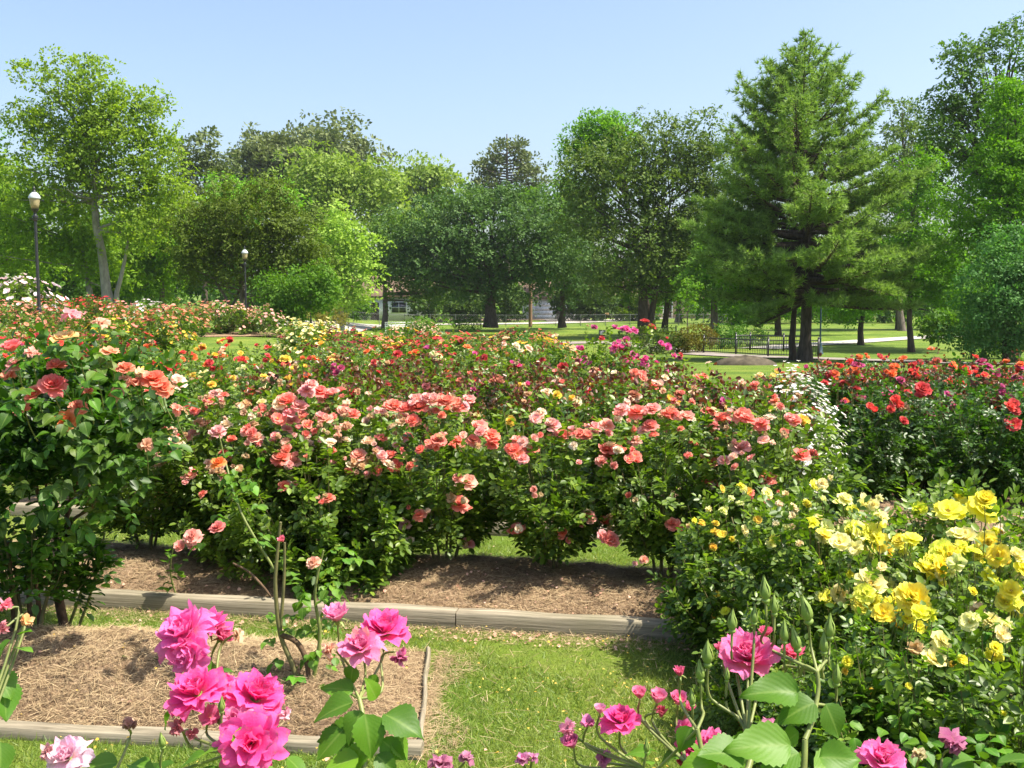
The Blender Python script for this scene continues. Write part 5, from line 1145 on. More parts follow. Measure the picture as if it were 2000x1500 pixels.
# ---- plant A : hot pink cluster at lower left
A = thing_at('rose_bush', 'near hot pink rose bush at lower left with a heavy cluster of ruffled blooms', 'rose bush', -.50, 1.55, NAMES_FG)
jA = wp((450, 1560, 1.72)); cane(A, [A.location-Vector((0, 0, .05)), A.location+Vector((.02, .05, .45)), jA], .012, .008)
def bl(T_, px, py, d, spx, aim, color, root, op=1.0, full=1.0, r=R5, faded=None, kind='big', mid=None):
    p = wp((px, py, d)); size = spx/2/FPX*d; a = Vector(aim).normalized(); neck = p-a*size*.42
    aa = (a*.5+Vector((0, 0, .5))).normalized(); path = [root]+([wp(mid)] if mid else [])+[neck-aa*.05, neck]
    cane(T_, path, .0030, .0023, 'greencane')
    if kind == 'big': big_bloom(T_, p-T_.location, a, size, color, r, op, full, faded)
    elif kind == 'wilt': put_bloom(T_, p-T_.location, a, size, color, r, 'wilt')
    elif kind == 'bud':
        link('bud', r.choice(BUD), T_, loc=p-T_.location, rot=axis_rot(a, r), scale=(size*1.7, size*1.7, size*1.6))
    return p
jA2 = wp((455, 1470, 1.74)); cane(A, [jA, jA2], .008, .006)
jA3 = wp((420, 1395, 1.86)); cane(A, [jA2, jA3], .006, .005)
bl(A, 362, 1238, 1.98, 118, (-.25, -.45, .65), HOTL, jA3, 1.05, 1.1)
bl(A, 405, 1225, 2.04, 90, (.2, .0, .9), HOT, jA3, .9)
bl(A, 372, 1278, 1.95, 88, (-.3, -.8, .1), HOTL, jA3, 1.1, .9)
bl(A, 432, 1246, 2.02, 58, (.6, -.1, .7), (.75, .12, .30), jA3, .6)
bl(A, 385, 1352, 1.84, 112, (-.2, -.35, .85), HOT, jA3, 1.1, 1.1)
bl(A, 500, 1362, 1.86, 118, (.35, -.3, .85), HOT, jA2, 1.15, 1.1)
bl(A, 438, 1345, 1.92, 74, (.0, -.1, .9), HOT, jA2, 1.0)
bl(A, 492, 1452, 1.72, 128, (.15, -.85, .45), HOT, jA2, 1.3, .8)
bl(A, 462, 1405, 1.80, 62, (-.2, -.6, .5), (.80, .2, .45), jA2, 1.2, .7)
bl(A, 348, 1422, 1.80, 46, (-.3, -.3, .3), (.62, .16, .20), jA2, kind='wilt')
bl(A, 375, 1430, 1.82, 34, (.2, -.3, -.2), (.75, .2, .3), jA2, kind='wilt')
bl(A, 410, 1400, 1.84, 56, (.2, -.4, .3), (.78, .14, .34), jA2, kind='wilt')
bl(A, 556, 1395, 1.84, 34, (.8, -.2, .1), FADE, jA2, kind='wilt')
bl(A, 462, 1240, 1.98, 36, (.8, -.2, .1), (.82, .62, .40), jA3, kind='wilt')
bl(A, 433, 1385, 1.76, 20, (.05, -.1, 1), HOT, jA2, kind='bud')
bl(A, 318, 1455, 1.75, 20, (-.1, -.1, 1), HOT, jA2, kind='bud')
for (px, py, d, dx, dy, dz, L) in [(470, 1420, 1.72, .25, -.3, -.9, .062), (445, 1455, 1.72, -.9, -.3, -.2, .055), (400, 1470, 1.74, -.8, -.2, -.4, .06), (430, 1500, 1.7, -.7, -.5, -.1, .06), (500, 1500, 1.7, .7, -.5, -.3, .06), (560, 1480, 1.75, .8, -.2, -.5, .055), (455, 1500, 1.76, .2, .5, -.2, .06),
                                (385, 1310, 1.98, .7, -.1, .2, .05), (420, 1310, 2.0, .8, -.1, .1, .045), (345, 1375, 1.95, -.5, -.3, -.7, .055), (340, 1490, 1.76, -.8, -.3, -.3, .055), (520, 1530, 1.7, .9, -.4, 0, .06)]:
    put_leaf(A, wp((px, py, d))-A.location, (dx, dy, dz), L, R5)
# ---- plant B : clump right of A with big leaves
B = thing_at('rose_bush', 'near rose bush with large smooth leaves and three pink blooms over the bed corner', 'rose bush', -.40, 1.75, NAMES_FG)
j0 = wp((708, 1560, 1.80)); cane(B, [B.location-Vector((0, 0, .05)), B.location+Vector((.05, .02, .45)), j0], .012, .008)
j1 = wp((706, 1440, 1.86)); cane(B, [j0, j1], .0075, .006)
j2 = wp((702, 1365, 1.92)); cane(B, [j1, j2], .006, .0045)
bl(B, 658, 1208, 2.02, 68, (-.1, -.1, 1), (.86, .30, .55), j2, .55, .8, mid=(672, 1300, 1.98))
bl(B, 750, 1232, 2.04, 100, (.15, -.25, .9), (.88, .07, .42), j2, 1.0, 1.0)
bl(B, 705, 1265, 1.96, 86, (-.1, -.4, .75), (.84, .22, .48), j2, .95, .9, faded=(.75, .3, .3))
bl(B, 648, 1270, 1.98, 46, (-.8, -.2, .3), (.82, .5, .35), j2, kind='wilt', mid=(668, 1340, 1.96))
bl(B, 776, 1280, 1.97, 46, (.5, -.5, -.5), (.62, .10, .30), j2, kind='wilt', mid=(745, 1350, 1.94))
for (px, py, d, dx, dy, dz, L) in [(690, 1372, 1.88, -.95, -.15, -.25, .088), (690, 1350, 1.93, -.9, .2, .1, .075), (705, 1388, 1.87, -.35, -.5, -.8, .07), (712, 1395, 1.84, .25, -.35, -.9, .088), (735, 1365, 1.88, -.3, -.3, .9, .055), (750, 1395, 1.87, .75, -.3, -.2, .095),
                                (700, 1430, 1.88, -.95, -.2, .0, .085), (670, 1425, 1.86, -.7, -.4, -.7, .075), (708, 1450, 1.84, -.3, -.4, -.85, .06), (745, 1445, 1.86, .8, -.2, -.6, .065), (770, 1440, 1.87, .5, -.1, -.85, .055), (700, 1478, 1.82, -.9, -.3, -.2, .07), (735, 1475, 1.84, .6, -.3, -.4, .06), (690, 1300, 1.95, -.2, -.2, -.9, .045), (720, 1320, 1.96, .4, .1, -.7, .04)]:
    put_leaf(B, wp((px, py, d))-B.location, (dx, dy, dz), L, R5, up=(0, -.5, .9), color=(1.15, 1.15, 1))
# ---- plant C : long pointed buds and pink blooms at lower right
Cc = thing_at('rose_bush', 'near rose bush with many long pointed green buds round one bright pink bloom', 'rose bush', .52, 1.45, NAMES_FG)
c0 = wp((1560, 1570, 1.62)); cane(Cc, [Cc.location-Vector((0, 0, .05)), Cc.location+Vector((.0, .05, .45)), c0], .012, .009)
c1 = wp((1572, 1445, 1.66)); cane(Cc, [c0, c1], .0062, .0052)
c2 = wp((1594, 1375, 1.70)); cane(Cc, [c1, c2], .0050, .0042)
c3 = wp((1596, 1312, 1.72)); cane(Cc, [c2, c3], .0042, .0036)
d0 = wp((1400, 1580, 1.60)); cane(Cc, [Cc.location+Vector((-.02, .03, .3)), d0], .009, .006)
d1 = wp((1460, 1440, 1.70)); cane(Cc, [d0, wp((1462, 1500, 1.66)), d1], .0065, .005); d2 = wp((1440, 1400, 1.74)); cane(Cc, [d1, d2], .005, .004)
e1 = wp((1362, 1425, 1.68)); cane(Cc, [d0, wp((1374, 1480, 1.66)), e1], .005, .0042)
bl(Cc, 1462, 1285, 1.80, 118, (-.1, -.45, .8), (.84, .14, .42), d1, .85, .9)
bl(Cc, 1545, 1280, 1.84, 58, (.15, -.2, .8), (.80, .08, .25), c2, .6, .8)
bl(Cc, 1494, 1240, 1.84, 40, (0, -.1, 1), (.82, .08, .28), d1, .4, .7)
bl(Cc, 1328, 1318, 1.86, 38, (-.1, -.1, 1), (.84, .14, .34), e1, .3, .6)
bl(Cc, 1408, 1270, 1.84, 34, (-.4, 0, 1), (.82, .12, .30), d1, .3, .6)
for (px, py, spx, rt, ax, mid) in [(1495, 1165, 30, c3, (-.1, 0, 1), (1492, 1260, 1.8)), (1512, 1193, 24, c3, (-.05, 0, 1), (1512, 1270, 1.8)), (1577, 1205, 36, c3, (-.3, -.1, 1), None), (1430, 1225, 27, d1, (0, 0, 1), (1436, 1300, 1.8)), (1473, 1212, 22, d1, (0, 0, 1), None), (1532, 1247, 27, c3, (-.05, 0, 1), (1534, 1300, 1.8)),
                                (1556, 1262, 30, c3, (-.25, 0, 1), (1570, 1300, 1.74)), (1620, 1238, 29, c3, (0, 0, 1), (1614, 1290, 1.76)), (1609, 1268, 26, c3, (0, 0, 1), (1603, 1300, 1.74)), (1382, 1290, 31, d2, (-.05, -.05, 1), (1395, 1370, 1.76)), (1368, 1322, 27, e1, (-.1, 0, 1), (1374, 1395, 1.72)), (1352, 1372, 21, e1, (-.1, 0, 1), None), (1634, 1330, 26, c2, (0, 0, 1), (1622, 1380, 1.72)), (1420, 1325, 17, d2, (0, 0, 1), None), (1263, 1465, 18, e1, (0, 0, 1), None)]:
    bl(Cc, px, py, 1.76, spx, ax, HOT, rt, kind='bud', mid=mid)
for (px, py, d, dx, dy, dz, L) in [(1560, 1352, 1.70, -1, -.15, .12, .125), (1592, 1372, 1.70, -.95, -.3, -.25, .095), (1585, 1385, 1.72, -.9, .2, -.3, .09), (1612, 1375, 1.7, .45, -.25, -.95, .08), (1590, 1330, 1.74, .2, .3, -.6, .05), (1545, 1455, 1.62, -.97, -.2, .10, .14), (1560, 1470, 1.62, -.9, -.3, -.2, .1), (1600, 1480, 1.62, .9, -.2, .1, .085), (1560, 1430, 1.68, -.5, .3, -.6, .06), (1450, 1470, 1.62, -.9, -.3, .15, .10), (1400, 1490, 1.6, -.9, -.2, -.1, .09), (1350, 1420, 1.7, -.5, -.3, -.8, .06), (1540, 1500, 1.6, .2, -.6, -.5, .09), (1590, 1500, 1.64, .7, .2, -.1, .09), (1500, 1475, 1.66, .4, .4, .1, .07), (1430, 1450, 1.7, .7, .3, -.3, .07), (1630, 1500, 1.66, .8, .3, .2, .07)]:
    put_leaf(Cc, wp((px, py, d))-Cc.location, (dx, dy, dz), L*.86, R5, up=(.1, -.55, .8), color=(1.15, 1.15, 1))
# ---- plant D : low magenta pink cluster between lawn and plant C
Dd = thing_at('rose_bush', 'low spreading pink rose bush with small fading blooms over the lawn edge', 'rose bush', .36, 1.75, NAMES_FG)
f0 = wp((1290, 1570, 1.9)); cane(Dd, [Dd.location-Vector((0, 0, .05)), f0], .011, .007); f1 = wp((1255, 1500, 1.95)); cane(Dd, [f0, f1], .006, .004); f2 = wp((1340, 1490, 1.92)); cane(Dd, [f0, f2], .006, .004)
for (px, py, spx, ax, col, kd, op, rt) in [(1212, 1408, 82, (-.05, -.25, .95), HOT, 'big', 1.0, f1), (1118, 1456, 50, (-.3, -.2, .7), (.80, .22, .50), 'half', .5, f1), (1112, 1425, 44, (-.5, -.2, .5), (.82, .35, .5), 'wilt', 1, f1), (1148, 1413, 42, (0, -.2, .8), (.72, .2, .45), 'wilt', 1, f1), (1172, 1390, 32, (0, -.1, 1), (.84, .4, .58), 'half', .6, f1),
                                            (1250, 1360, 40, (-.1, -.2, 1), (.84, .22, .42), 'half', .6, f2), (1284, 1368, 46, (.1, -.2, 1), (.84, .26, .46), 'half', .6, f2), (1325, 1372, 44, (0, -.3, .9), (.84, .18, .42), 'half', .7, f2), (1345, 1385, 30, (.2, -.3, .8), (.8, .12, .35), 'half', .6, f2), (1335, 1425, 46, (0, -.4, .8), (.82, .12, .38), 'wilt', 1, f2), (1352, 1462, 64, (0, -.6, .7), (.80, .06, .34), 'big', 1.1, f2), (1392, 1448, 56, (.2, -.5, .7), (.82, .12, .40), 'big', 1.0, f2),
                                            (1425, 1460, 44, (.3, -.4, .6), (.84, .4, .55), 'wilt', 1, f2), (1505, 1425, 60, (.3, -.4, .7), (.62, .2, .38), 'wilt', 1, f2), (1180, 1480, 44, (0, -.3, .2), (.55, .14, .32), 'wilt', 1, f1), (1330, 1492, 30, (0, -.3, .8), (.8, .1, .25), 'half', .4, f2), (1290, 1390, 30, (.3, -.4, .4), (.62, .04, .12), 'wilt', 1, f2)]:
    p = wp((px, py, 2.0)); size = spx/2/FPX*2.0; a = Vector(ax).normalized()
    cane(Dd, [rt, p-a*(size*.4+.05), p-a*size*.3], .0032, .0024)
    if kd == 'big': big_bloom(Dd, p-Dd.location, a, size, col, R5, op, .9)
    elif kd == 'half': put_bloom(Dd, p-Dd.location, a, size*1.15, col, R5, 'half')
    else: put_bloom(Dd, p-Dd.location, a, size, col, R5, 'wilt')
for k in range(26):
    px = R5.choice([R5.uniform(1240, 1500), R5.uniform(1330, 1520)]); py = R5.uniform(1440, 1540)
    put_leaf(Dd, wp((px, py, R5.uniform(1.85, 2.05)))-Dd.location, (R5.uniform(-1, 1), R5.uniform(-.8, .5), R5.uniform(-.7, .2)), R5.uniform(.035, .06), R5)
# ---- small things along the bottom edge
def bottom_plant(label, spots, bx, by, seed, leaves=(), d=2.0):
    r = random.Random(seed); t = thing_at('rose_bush', label, 'rose bush', bx, by, NAMES_FG)
    root = Vector((bx, by, .62)); cane(t, [t.location-Vector((0, 0, .05)), t.location+Vector((.02, 0, .35)), root], .010, .006)
    for (px, py, spx, ax, col, kd) in spots:
        p = wp((px, py, d)); size = spx/2/FPX*d; a = Vector(ax).normalized(); cane(t, [root, p-a*(size*.4+.05), p-a*size*.3], .0034, .0024)
        if kd == 'big': big_bloom(t, p-t.location, a, size, col, r, 1.2, .9)
        else: put_bloom(t, p-t.location, a, size, col, r, kd)
    for (px, py, dx, dy, dz, L) in leaves: put_leaf(t, wp((px, py, d))-t.location, (dx, dy, dz), L, r)
bottom_plant('near rose bush with one open blush pink bloom at the bottom left corner', [(132, 1478, 92, (-.1, -.6, .7), (.88, .58, .70), 'big'), (95, 1470, 46, (-.5, -.2, .5), (.72, .38, .40), 'wilt'), (252, 1418, 44, (.2, -.1, .9), (.45, .22, .16), 'wilt')], -.85, 1.75, 1, [(230, 1490, -.8, -.3, .1, .07), (250, 1495, .9, -.2, .1, .07), (180, 1500, -.2, -.6, -.3, .06), (285, 1500, .8, .1, -.2, .06)])
bottom_plant('near bush top showing only wilted mauve blooms at the bottom centre', [(862, 1492, 60, (-.1, -.2, .9), (.58, .20, .36), 'wilt'), (908, 1484, 44, (.2, -.1, .9), (.60, .24, .40), 'wilt'), (1020, 1487, 40, (-.1, -.2, .9), (.72, .26, .5), 'wilt'), (1040, 1480, 30, (.2, -.1, .9), (.7, .3, .5), 'wilt')], -.04, 1.8, 2)
bottom_plant('near pink bloom cut by the bottom edge under the yellow roses', [(1722, 1487, 104, (0, -.4, .85), (.86, .14, .46), 'big'), (1858, 1455, 72, (.2, -.2, .9), (.50, .13, .30), 'wilt'), (1795, 1478, 40, (0, 0, .4), (.62, .55, .28), 'wilt')], .80, 1.75, 3, [(1790, 1500, .6, -.4, -.1, .07), (1850, 1500, .8, -.3, .2, .08), (1950, 1490, .9, -.2, .3, .08), (1905, 1485, -.7, -.3, .2, .07), (1660, 1500, -.9, -.2, -.1, .06)])
bottom_plant('near leafy sprig reaching in from the left edge with faded buds', [(12, 1185, 40, (-.2, -.2, .9), (.85, .2, .3), 'wilt'), (50, 1215, 34, (.4, -.2, .7), (.82, .5, .2), 'wilt'), (5, 1225, 36, (-.2, -.4, .2), (.8, .3, .35), 'wilt')], -1.15, 1.9, 4, [(20, 1250, -.6, -.3, -.8, .06), (30, 1265, .9, -.2, .1, .05), (5, 1330, .3, -.4, -.9, .09), (-10, 1310, .6, -.3, -.6, .08), (0, 1450, .2, -.4, -.9, .08), (40, 1240, .7, -.3, .5, .04)], d=2.15)

# ---- big shaded bush at left (L), trunk standing at the back edge of the empty bed
def left_bush():
    r = random.Random(31); bx, by = PX(112, 4.95), 4.95
    t = thing_at('rose_bush', 'large shaded rose bush with big leaves tinted for shade and orange pink blooms at left', 'rose bush', bx, by, 'tall dark rose bushes at left')
    o = t.location; D = 4.7
    fork = wp((118, 1075, 4.95)); cane(t, [o-Vector((0, 0, .06)), wp((112, 1150, 5.0)), fork], .026, .020, 'oldcane', 9)
    for (px, py, d, r0) in [(60, 900, 4.9, .013), (170, 880, 4.8, .014), (185, 980, 4.7, .010), (90, 960, 4.9, .012)]:
        e = wp((px, py, d)); cane(t, [fork, (fork+e)/2+Vector((r.uniform(-.03, .03), 0, .03)), e, e+Vector((r.uniform(-.08, .08), -.05, .2))], r0, .005, 'oldcane')
    for (px, py) in [(160, 1200), (180, 1215)]: cane(t, [wp((px-30, 1235, 5.0)), wp((px, 1150, 4.98)), wp((px+25, 1040, 4.9))], .009, .005, 'greencane')
    g = bush_geo(901, 95, .52, 1.52, .98, .058, 17, low=-.12, stems=2, leafL=.11)
    c = wp((100, 900, 4.75))
    f = link('foliage', g['foliage'], t, loc=Vector((c.x, c.y, 0))-o, color=(.38, .55, .52), kind='stuff')  # dark tint puts the bush's own shade into the leaf colour
    # individual large leaves over the surface
    for k in range(64):
        px = r.uniform(-10, 330); py = r.uniform(655, 1040)
        cx = (px-120)/225; cyy = (py-840)/215
        if cx*cx+cyy*cyy > 1.1: continue
        d = 4.60-.55*math.sqrt(max(0, 1.15-cx*cx-cyy*cyy)); p = wp((px, py, d))
        put_compound(t, p-o, (r.uniform(-1, 1), r.uniform(-.8, 0), r.uniform(-.8, .3)), r.uniform(.045, .072), r, up=(r.uniform(-.5, .5), -.3, .9), color=(.36, .48, .52) if py > 770 else (.6, .7, .72))  # lower leaves coloured darker to stand in for shade under the top
    for (px, py, s_, ax, col, kd) in [(140, 618, 52, (.1, -.1, .9), (.88, .50, .62), 'wilt'), (196, 633, 48, (.3, 0, .8), (.88, .60, .45), 'wilt'), (127, 662, 58, (0, -.3, .8), (.88, .70, .30), 'flat'), (24, 682, 58, (-.2, -.2, .9), (.86, .30, .34), 'rose'), (62, 690, 38, (.3, -.2, .8), (.88, .62, .50), 'wilt'),
                                      (103, 752, 62, (.2, -.5, .7), (.86, .24, .26), 'rose'), (68, 770, 46, (-.2, -.5, .6), (.86, .32, .22), 'rose'), (130, 823, 54, (.1, -.6, .4), (.86, .34, .06), 'rose'), (153, 795, 40, (.4, -.4, .5), (.86, .36, .24), 'rose'), (20, 735, 44, (-.2, -.4, .8), (.86, .45, .30), 'wilt'), (30, 712, 40, (0, -.3, .8), (.88, .5, .5), 'rose'),
                                      (225, 772, 48, (.1, -.2, .6), (.82, .58, .40), 'wilt'), (190, 735, 42, (0, -.1, .5), (.80, .62, .46), 'wilt'), (300, 742, 56, (.1, -.4, .8), (.88, .30, .18), 'rose'), (318, 760, 46, (.3, -.5, .6), (.88, .36, .22), 'rose'), (265, 748, 46, (0, -.3, .7), (.86, .5, .36), 'wilt'), (272, 730, 34, (.1, -.1, .3), (.8, .7, .5), 'wilt'), (245, 740, 30, (.1, -.1, .3), (.82, .66, .5), 'wilt'), (160, 700, 36, (.2, 0, .8), (.85, .3, .25), 'rose'), (285, 870, 42, (.3, -.4, .3), (.8, .55, .38), 'wilt'), (110, 715, 44, (0, -.3, .8), (.86, .30, .22), 'rose'), (45, 800, 40, (-.2, -.4, .6), (.86, .40, .28), 'rose'), (215, 690, 44, (.1, -.2, .8), (.88, .5, .3), 'flat'), (245, 720, 40, (.1, -.3, .8), (.86, .35, .2), 'rose'), (170, 765, 40, (.1, -.4, .7), (.86, .42, .3), 'wilt'), (345, 800, 36, (.2, -.4, .6), (.86, .5, .38), 'wilt')]:
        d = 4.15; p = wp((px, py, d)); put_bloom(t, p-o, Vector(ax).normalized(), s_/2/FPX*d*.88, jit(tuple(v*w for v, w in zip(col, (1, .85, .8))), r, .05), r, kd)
        q = p-Vector(ax).normalized()*.02; cane(t, [q+Vector((r.uniform(-.02, .02), .08, -.13)), q+Vector((0, .03, -.06)), q], .003, .0022)
    # lower left companion
    x2, y2 = PX(30, 4.7), 4.7
    t2 = thing_at('rose_bush', 'smaller leafy bush with two dark stems below the big shaded bush at left', 'rose bush', x2, y2, 'tall dark rose bushes at left')
    g2 = bush_geo(905, 40, .30, .72, .28, .050, 13, low=-.4, stems=3)
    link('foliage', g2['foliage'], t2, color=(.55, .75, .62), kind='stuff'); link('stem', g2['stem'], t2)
    for (px) in (28, 60, 78): cane(t2, [wp((px, 1225, 4.75)), wp((px-5, 1150, 4.72)), wp((px-12, 1060, 4.68))], .013, .008, 'oldcane')
    for k in range(22):
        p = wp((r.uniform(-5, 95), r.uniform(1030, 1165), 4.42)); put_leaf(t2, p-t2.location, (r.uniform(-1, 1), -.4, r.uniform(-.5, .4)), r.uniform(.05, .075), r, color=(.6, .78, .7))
    # off-frame neighbour that closes the left edge
    t3 = thing_at('rose_bush', 'tall dark rose bush cut off by the left edge', 'rose bush', PX(-190, 5.6), 5.6, 'tall dark rose bushes at left')
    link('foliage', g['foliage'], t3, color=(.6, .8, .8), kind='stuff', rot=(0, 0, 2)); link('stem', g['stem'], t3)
left_bush()

# ---- bare leafy canes in the empty bed
def cane_plant():
    r = random.Random(17); bx, by = PX(590, 4.15), 4.15; t = thing_at('rose_bush', 'sparse rose plant with thick bare canes and a few leaves in the straw bed', 'rose bush', bx, by); o = t.location
    k = 4.12; a = wp((595, 1400, k)); c1 = wp((548, 1240, k)); c2 = wp((540, 1100, k))
    cane(t, [a, wp((575, 1310, k)), c1, wp((538, 1150, k)), c2, wp((548, 1020, k))], .013, .006, 'cane', 8)
    cane(t, [c1+Vector((0, 0, .02)), wp((555, 1130, k)), wp((556, 1060, k))], .008, .005, 'cane')
    cane(t, [c1, wp((580, 1255, k)), wp((600, 1300, k)), wp((605, 1390, k))], .012, .011, 'oldcane')
    cane(t, [wp((600, 1380, k)), wp((625, 1250, k)), wp((615, 1160, k)), wp((632, 1075, k))], .011, .004, 'greencane')
    cane(t, [wp((530, 1165, k)), wp((490, 1120, k)), wp((455, 1100, k))], .006, .004, 'oldcane')
    cane(t, [wp((535, 1110, k)), wp((470, 1000, k)), wp((440, 900, k+.1)), wp((428, 850, k+.1))], .006, .003, 'greencane')
    for i in range(62):
        s_ = r.random()
        if s_ < .55: px, py = r.gauss(600, 34), r.uniform(1130, 1390)
        elif s_ < .8: px, py = r.gauss(450, 35), r.uniform(870, 1060)
        else: px, py = r.gauss(640, 28), r.uniform(1040, 1180)
        p = wp((px, py, k+r.uniform(-.12, .12))); put_compound(t, p-o, (r.uniform(-1, 1), r.uniform(-.8, .4), r.uniform(-.8, .3)), r.uniform(.035, .06), r, color=r.choice([(.8, .95, .9), (1.4, 1.5, .9), (1, 1, 1)]), n=r.choice((3, 5)))
    for (px, py, s_, c_) in [(427, 905, 28, (.88, .30, .03)), (425, 1032, 30, (.80, .28, .26)), (552, 1056, 22, (.84, .2, .32)), (612, 1098, 26, (.84, .5, .36)), (470, 920, 24, (.82, .6, .35))]:
        put_bloom(t, wp((px, py, k-.1))-o, (r.uniform(-.3, .3), -.4, .7), s_/2/FPX*k*1.1, c_, r, 'rose' if s_ > 25 else 'half')
    # stubby pruned plant
    x, y = PX(285, 4.3), 4.3; t = thing_at('rose_stump', 'stubby pruned dark rose stump with a few low leaves in the straw bed', 'rose stump', x, y); o = t.location
    for q in [(.0, .05, .16), (-.07, .0, .12), (.06, -.03, .1), (-.03, -.05, .14)]: cane(t, [o-Vector((0, 0, .02)), o+Vector(q)*.5, o+Vector(q)], .016, .010, 'oldcane')
    for i in range(22): put_leaf(t, Vector((r.uniform(-.12, .12), r.uniform(-.1, .1), r.uniform(.05, .18))), (r.uniform(-1, 1), r.uniform(-1, 1), r.uniform(-.3, .5)), r.uniform(.03, .05), r, color=(.8, .95, .8))
    # low sprig near the long timber
    x, y = PX(335, 5.5), 5.5; t = thing_at('rose_sprig', 'thin green sprig with pale pink blooms before the leftmost coral bush', 'rose sprig', x, y); o = t.location
    top = P(340, 1060, 5.4); cane(t, [o, P(333, 1120, 5.45), top], .006, .003)
    for i in range(22): put_leaf(t, P(r.uniform(315, 365), r.uniform(1070, 1150), 5.4)-o, (r.uniform(-1, 1), -.3, r.uniform(-.5, .4)), r.uniform(.04, .06), r)
    for (px, py, s_) in [(376, 1048, 36), (352, 1068, 26)]: cane(t, [top, P(px, py+8, 5.35)], .003, .002); put_bloom(t, P(px, py, 5.35)-o, (0, -.7, .5), s_/2/FPX*5.35, PAL['pink'], r)
cane_plant()

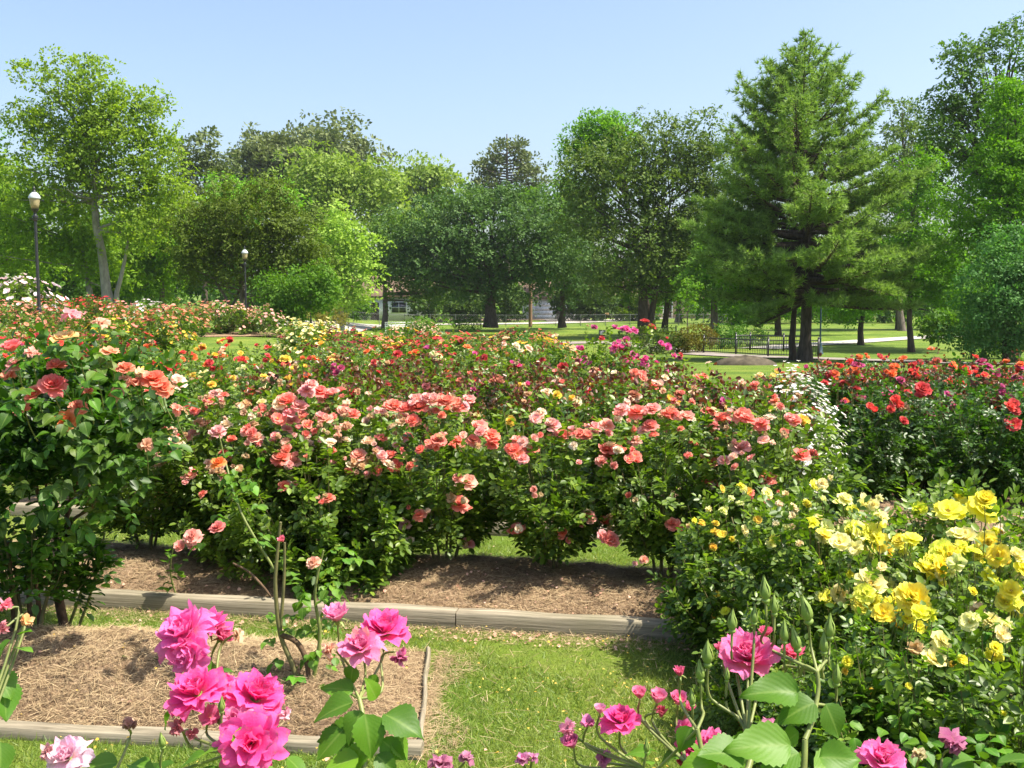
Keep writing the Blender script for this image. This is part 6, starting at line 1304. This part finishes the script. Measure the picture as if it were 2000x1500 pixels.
# ---- yellow bushes at right
def yellow():
    r = random.Random(55)
    spec = [(1480, 4.75, .84, 'small leafed yellow rose bush touching the end of the long timber'), (1620, 4.35, .90, 'yellow rose bush with faded cream clusters behind the pointed buds'), (1560, 3.8, .62, 'low yellow rose bush behind the long pointed buds'), (1760, 3.85, .86, 'yellow rose bush carrying the broadest bright yellow cluster'),
            (1900, 4.4, .94, 'tall yellow rose bush with the highest yellow clusters at right'), (2000, 3.5, .92, 'yellow rose bush at the right edge with drooping pale petals'), (1820, 3.05, .74, 'dark leaved lower yellow rose bush with few blooms'), (2040, 2.75, .84, 'yellow rose bush cut by the lower right corner'), (1690, 3.2, .62, 'low dark leaved bush between the buds and the yellow clusters')]
    things = []
    for i, (px, y, sc, lab) in enumerate(spec):
        x = PX(px, y); g = YEL[i % 3]; t = thing('rose_bush', lab, 'rose bush', (x, y, float(gz(x, y))), r.uniform(0, 6.28), 'yellow rose bushes at right', (sc*1.0, sc*1.0, sc*(1.05)))
        link('foliage', g['foliage'], t, color=jit((.95, 1.08, .9), r, .1), kind='stuff'); link('stem', g['stem'], t)
        things.append((px, y, t, sc))
    bpy.context.view_layer.update()
    Y = (.93, .85, .004); Lm = (.93, .89, .08); Cr = (.93, .90, .40); Go = (.92, .68, .02)
    spots = [(1852, 1000, 58, Lm, 4.1), (1885, 995, 62, Lm, 4.1), (1922, 990, 66, Y, 4.1), (1870, 975, 40, Y, 4.15), (1848, 1010, 44, Y, 4.1), (1935, 1005, 48, Lm, 4.05), (1885, 1050, 46, Cr, 4.0), (1870, 1045, 40, Cr, 4.0), (1955, 1040, 50, (.84, .7, .5), 3.9), (1930, 1060, 46, Lm, 3.9), (1950, 1085, 48, Y, 3.8), (1915, 1075, 44, Y, 3.8), (1965, 1100, 40, Go, 3.8),
             (1685, 1040, 46, Y, 4.1), (1705, 1045, 44, Y, 4.1), (1720, 1060, 42, Y, 4.05), (1660, 1045, 44, Lm, 4.1), (1640, 1060, 42, Cr, 4.1), (1735, 1078, 34, Go, 4.0), (1762, 1080, 36, Cr, 4.0), (1780, 1055, 38, Lm, 4.1), (1758, 1058, 34, Lm, 4.1), (1700, 1075, 38, Cr, 4.0), (1670, 1072, 38, Cr, 4.0),
             (1855, 1085, 50, Y, 3.8), (1830, 1095, 48, Lm, 3.75), (1880, 1070, 44, Lm, 3.85), (1810, 1112, 52, Lm, 3.7), (1838, 1105, 46, Y, 3.7), (1868, 1100, 44, Cr, 3.75),
             (1700, 1142, 70, Cr, 3.55), (1735, 1148, 50, Cr, 3.55), (1680, 1178, 60, Lm, 3.5), (1710, 1182, 56, Lm, 3.5), (1742, 1190, 56, Y, 3.5), (1785, 1172, 64, Y, 3.5), (1788, 1200, 50, Y, 3.45), (1750, 1212, 50, Go, 3.45), (1795, 1218, 44, Y, 3.4), (1725, 1200, 46, Y, 3.45), (1640, 1160, 48, Cr, 3.6), (1618, 1168, 44, Lm, 3.65), (1600, 1165, 28, Cr, 3.7), (1830, 1205, 44, Lm, 3.5), (1770, 1160, 46, Lm, 3.55),
             (1825, 1290, 58, Cr, 3.0), (1790, 1268, 44, (.8, .6, .3), 3.0), (1840, 1252, 44, Cr, 3.1), (1975, 1155, 46, Y, 3.3), (1965, 1180, 48, Lm, 3.3), (1990, 1190, 44, Lm, 3.3), (1895, 1215, 42, Cr, 3.2), (1935, 1215, 44, Cr, 3.2), (1955, 1235, 40, Cr, 3.2), (1910, 1190, 40, (.8, .65, .4), 3.2), (1940, 1280, 44, Y, 3.0), (1945, 1265, 26, Y, 3.0), (1990, 1120, 44, Cr, 3.4), (1998, 1110, 44, Y, 3.4), (1985, 1085, 36, Cr, 3.5),
             (1600, 950, 30, Cr, 4.4), (1590, 948, 26, Lm, 4.4), (1650, 975, 36, Cr, 4.3), (1665, 1000, 38, Lm, 4.25), (1692, 985, 40, Cr, 4.3), (1700, 990, 34, Cr, 4.3), (1585, 1020, 34, Y, 4.2), (1600, 1015, 32, Cr, 4.2), (1615, 1030, 34, Cr, 4.2), (1575, 985, 22, Y, 4.4), (1720, 1010, 34, Cr, 4.3), (1735, 1012, 30, (.84, .7, .45), 4.3), (1610, 1052, 36, Lm, 4.1), (1605, 1055, 30, Cr, 4.1), (1512, 1055, 30, Lm, 4.3), (1505, 1065, 24, Cr, 4.3), (1460, 960, 22, Go, 4.7), (1445, 950, 20, Y, 4.7), (1410, 955, 16, Go, 4.75), (1355, 1018, 18, Y, 4.6), (1370, 1022, 18, Go, 4.6), (1345, 1028, 18, (.8, .65, .35), 4.6), (1400, 1162, 22, Y, 4.35), (1418, 1195, 24, Y, 4.3), (1396, 1205, 20, Go, 4.3), (1520, 985, 20, (.8, .7, .45), 4.5), (1480, 1015, 18, Go, 4.5), (1430, 1052, 18, Y, 4.5), (1535, 1030, 18, Cr, 4.3),
             (1655, 1292, 22, Y, 3.2), (1650, 1312, 20, Go, 3.2), (1700, 1350, 16, Go, 3.1), (1880, 1290, 24, Y, 2.9), (1860, 1300, 24, Go, 2.9), (1775, 1340, 16, Y, 3.0), (1900, 1155, 20, Y, 3.4), (1840, 1140, 20, Y, 3.5), (1960, 1395, 16, Y, 2.7), (1600, 1100, 16, Lm, 3.9), (1660, 1120, 18, Y, 3.8)]
    for (cx_, cy_, n_, w_, h_, col_, d_) in [(1700, 1170, 9, 50, 30, Lm, 3.5), (1775, 1190, 9, 45, 30, Y, 3.45), (1700, 1050, 9, 50, 25, Lm, 4.05), (1890, 1000, 6, 50, 18, Y, 4.1), (1840, 1090, 8, 50, 25, Lm, 3.8), (1940, 1080, 7, 45, 30, Y, 3.8), (1640, 1055, 7, 45, 22, Cr, 4.1), (1940, 1220, 6, 50, 20, Cr, 3.2), (1975, 1170, 6, 25, 30, Lm, 3.3), (1620, 1000, 7, 45, 40, Cr, 4.3), (1690, 985, 5, 30, 15, Cr, 4.3), (1440, 1000, 9, 70, 50, Cr, 4.65), (1540, 1000, 8, 60, 50, (.8, .7, .4), 4.5), (1390, 1050, 5, 35, 30, Go, 4.55), (1800, 1130, 6, 70, 25, Cr, 3.6)]:
        for k_ in range(n_): spots.append((cx_+r.gauss(0, w_*.6), cy_+r.gauss(0, h_*.6), r.uniform(22, 46) if d_ < 4.2 else r.uniform(16, 26), jit(col_, r, .08), d_))
    dg = bpy.context.evaluated_depsgraph_get()
    for (px, py, s_, col, d) in spots:
        t = min(things, key=lambda q: abs(q[0]-px)/130+abs(q[1]-d)*1.2)[2]
        p = on_surface(dg, px, py, d, .7, .5); ax = Vector((r.uniform(-.5, .5), r.uniform(-.8, -.2), r.uniform(.3, 1))).normalized(); inv = t.matrix_world.inverted(); L = inv.to_3x3()
        kd = 'wilt' if (col[0] < .85 and col[2] > .25) or (s_ < 45 and r.random() < .35) else ('flat' if r.random() < .72 else 'rose')
        put_bloom(t, inv @ p, (L @ ax).normalized(), s_/2/FPX*d*.93/t.scale[0], jit(col, r, .06), r, kd)
        if s_ > 28:
            o = t.location; q = p-ax*.01; b = MB(); e = q+Vector((r.uniform(-.04, .04), .05, -.20)); b.tube([tuple(inv @ e), tuple(inv @ ((e+q)/2+Vector((0, -.01, .02)))), tuple(inv @ q)], .0022, 4, False); link('flower_stalk', b.mesh('flower_stalk', M['greencane']), t)
    for k in range(150):       # individually visible near leaves
        px = r.uniform(1640, 2005); py = r.uniform(1200, 1495)
        if px < 1640+(1330-py)*.2: continue
        d = 3.55-(py-1200)/300*.95-(px-1640)/360*.35
        t = min(things, key=lambda q: abs(q[0]-px)/130+abs(q[1]-d)*1.2)[2]; inv = t.matrix_world.inverted(); p = P(px, py, d)
        o = put_leaf(t, inv @ p, (r.uniform(-1, 1), r.uniform(-1, .6), r.uniform(-.8, .3)), r.uniform(.035, .055)/t.scale[0], r, color=(.75, 1, .85))
yellow()
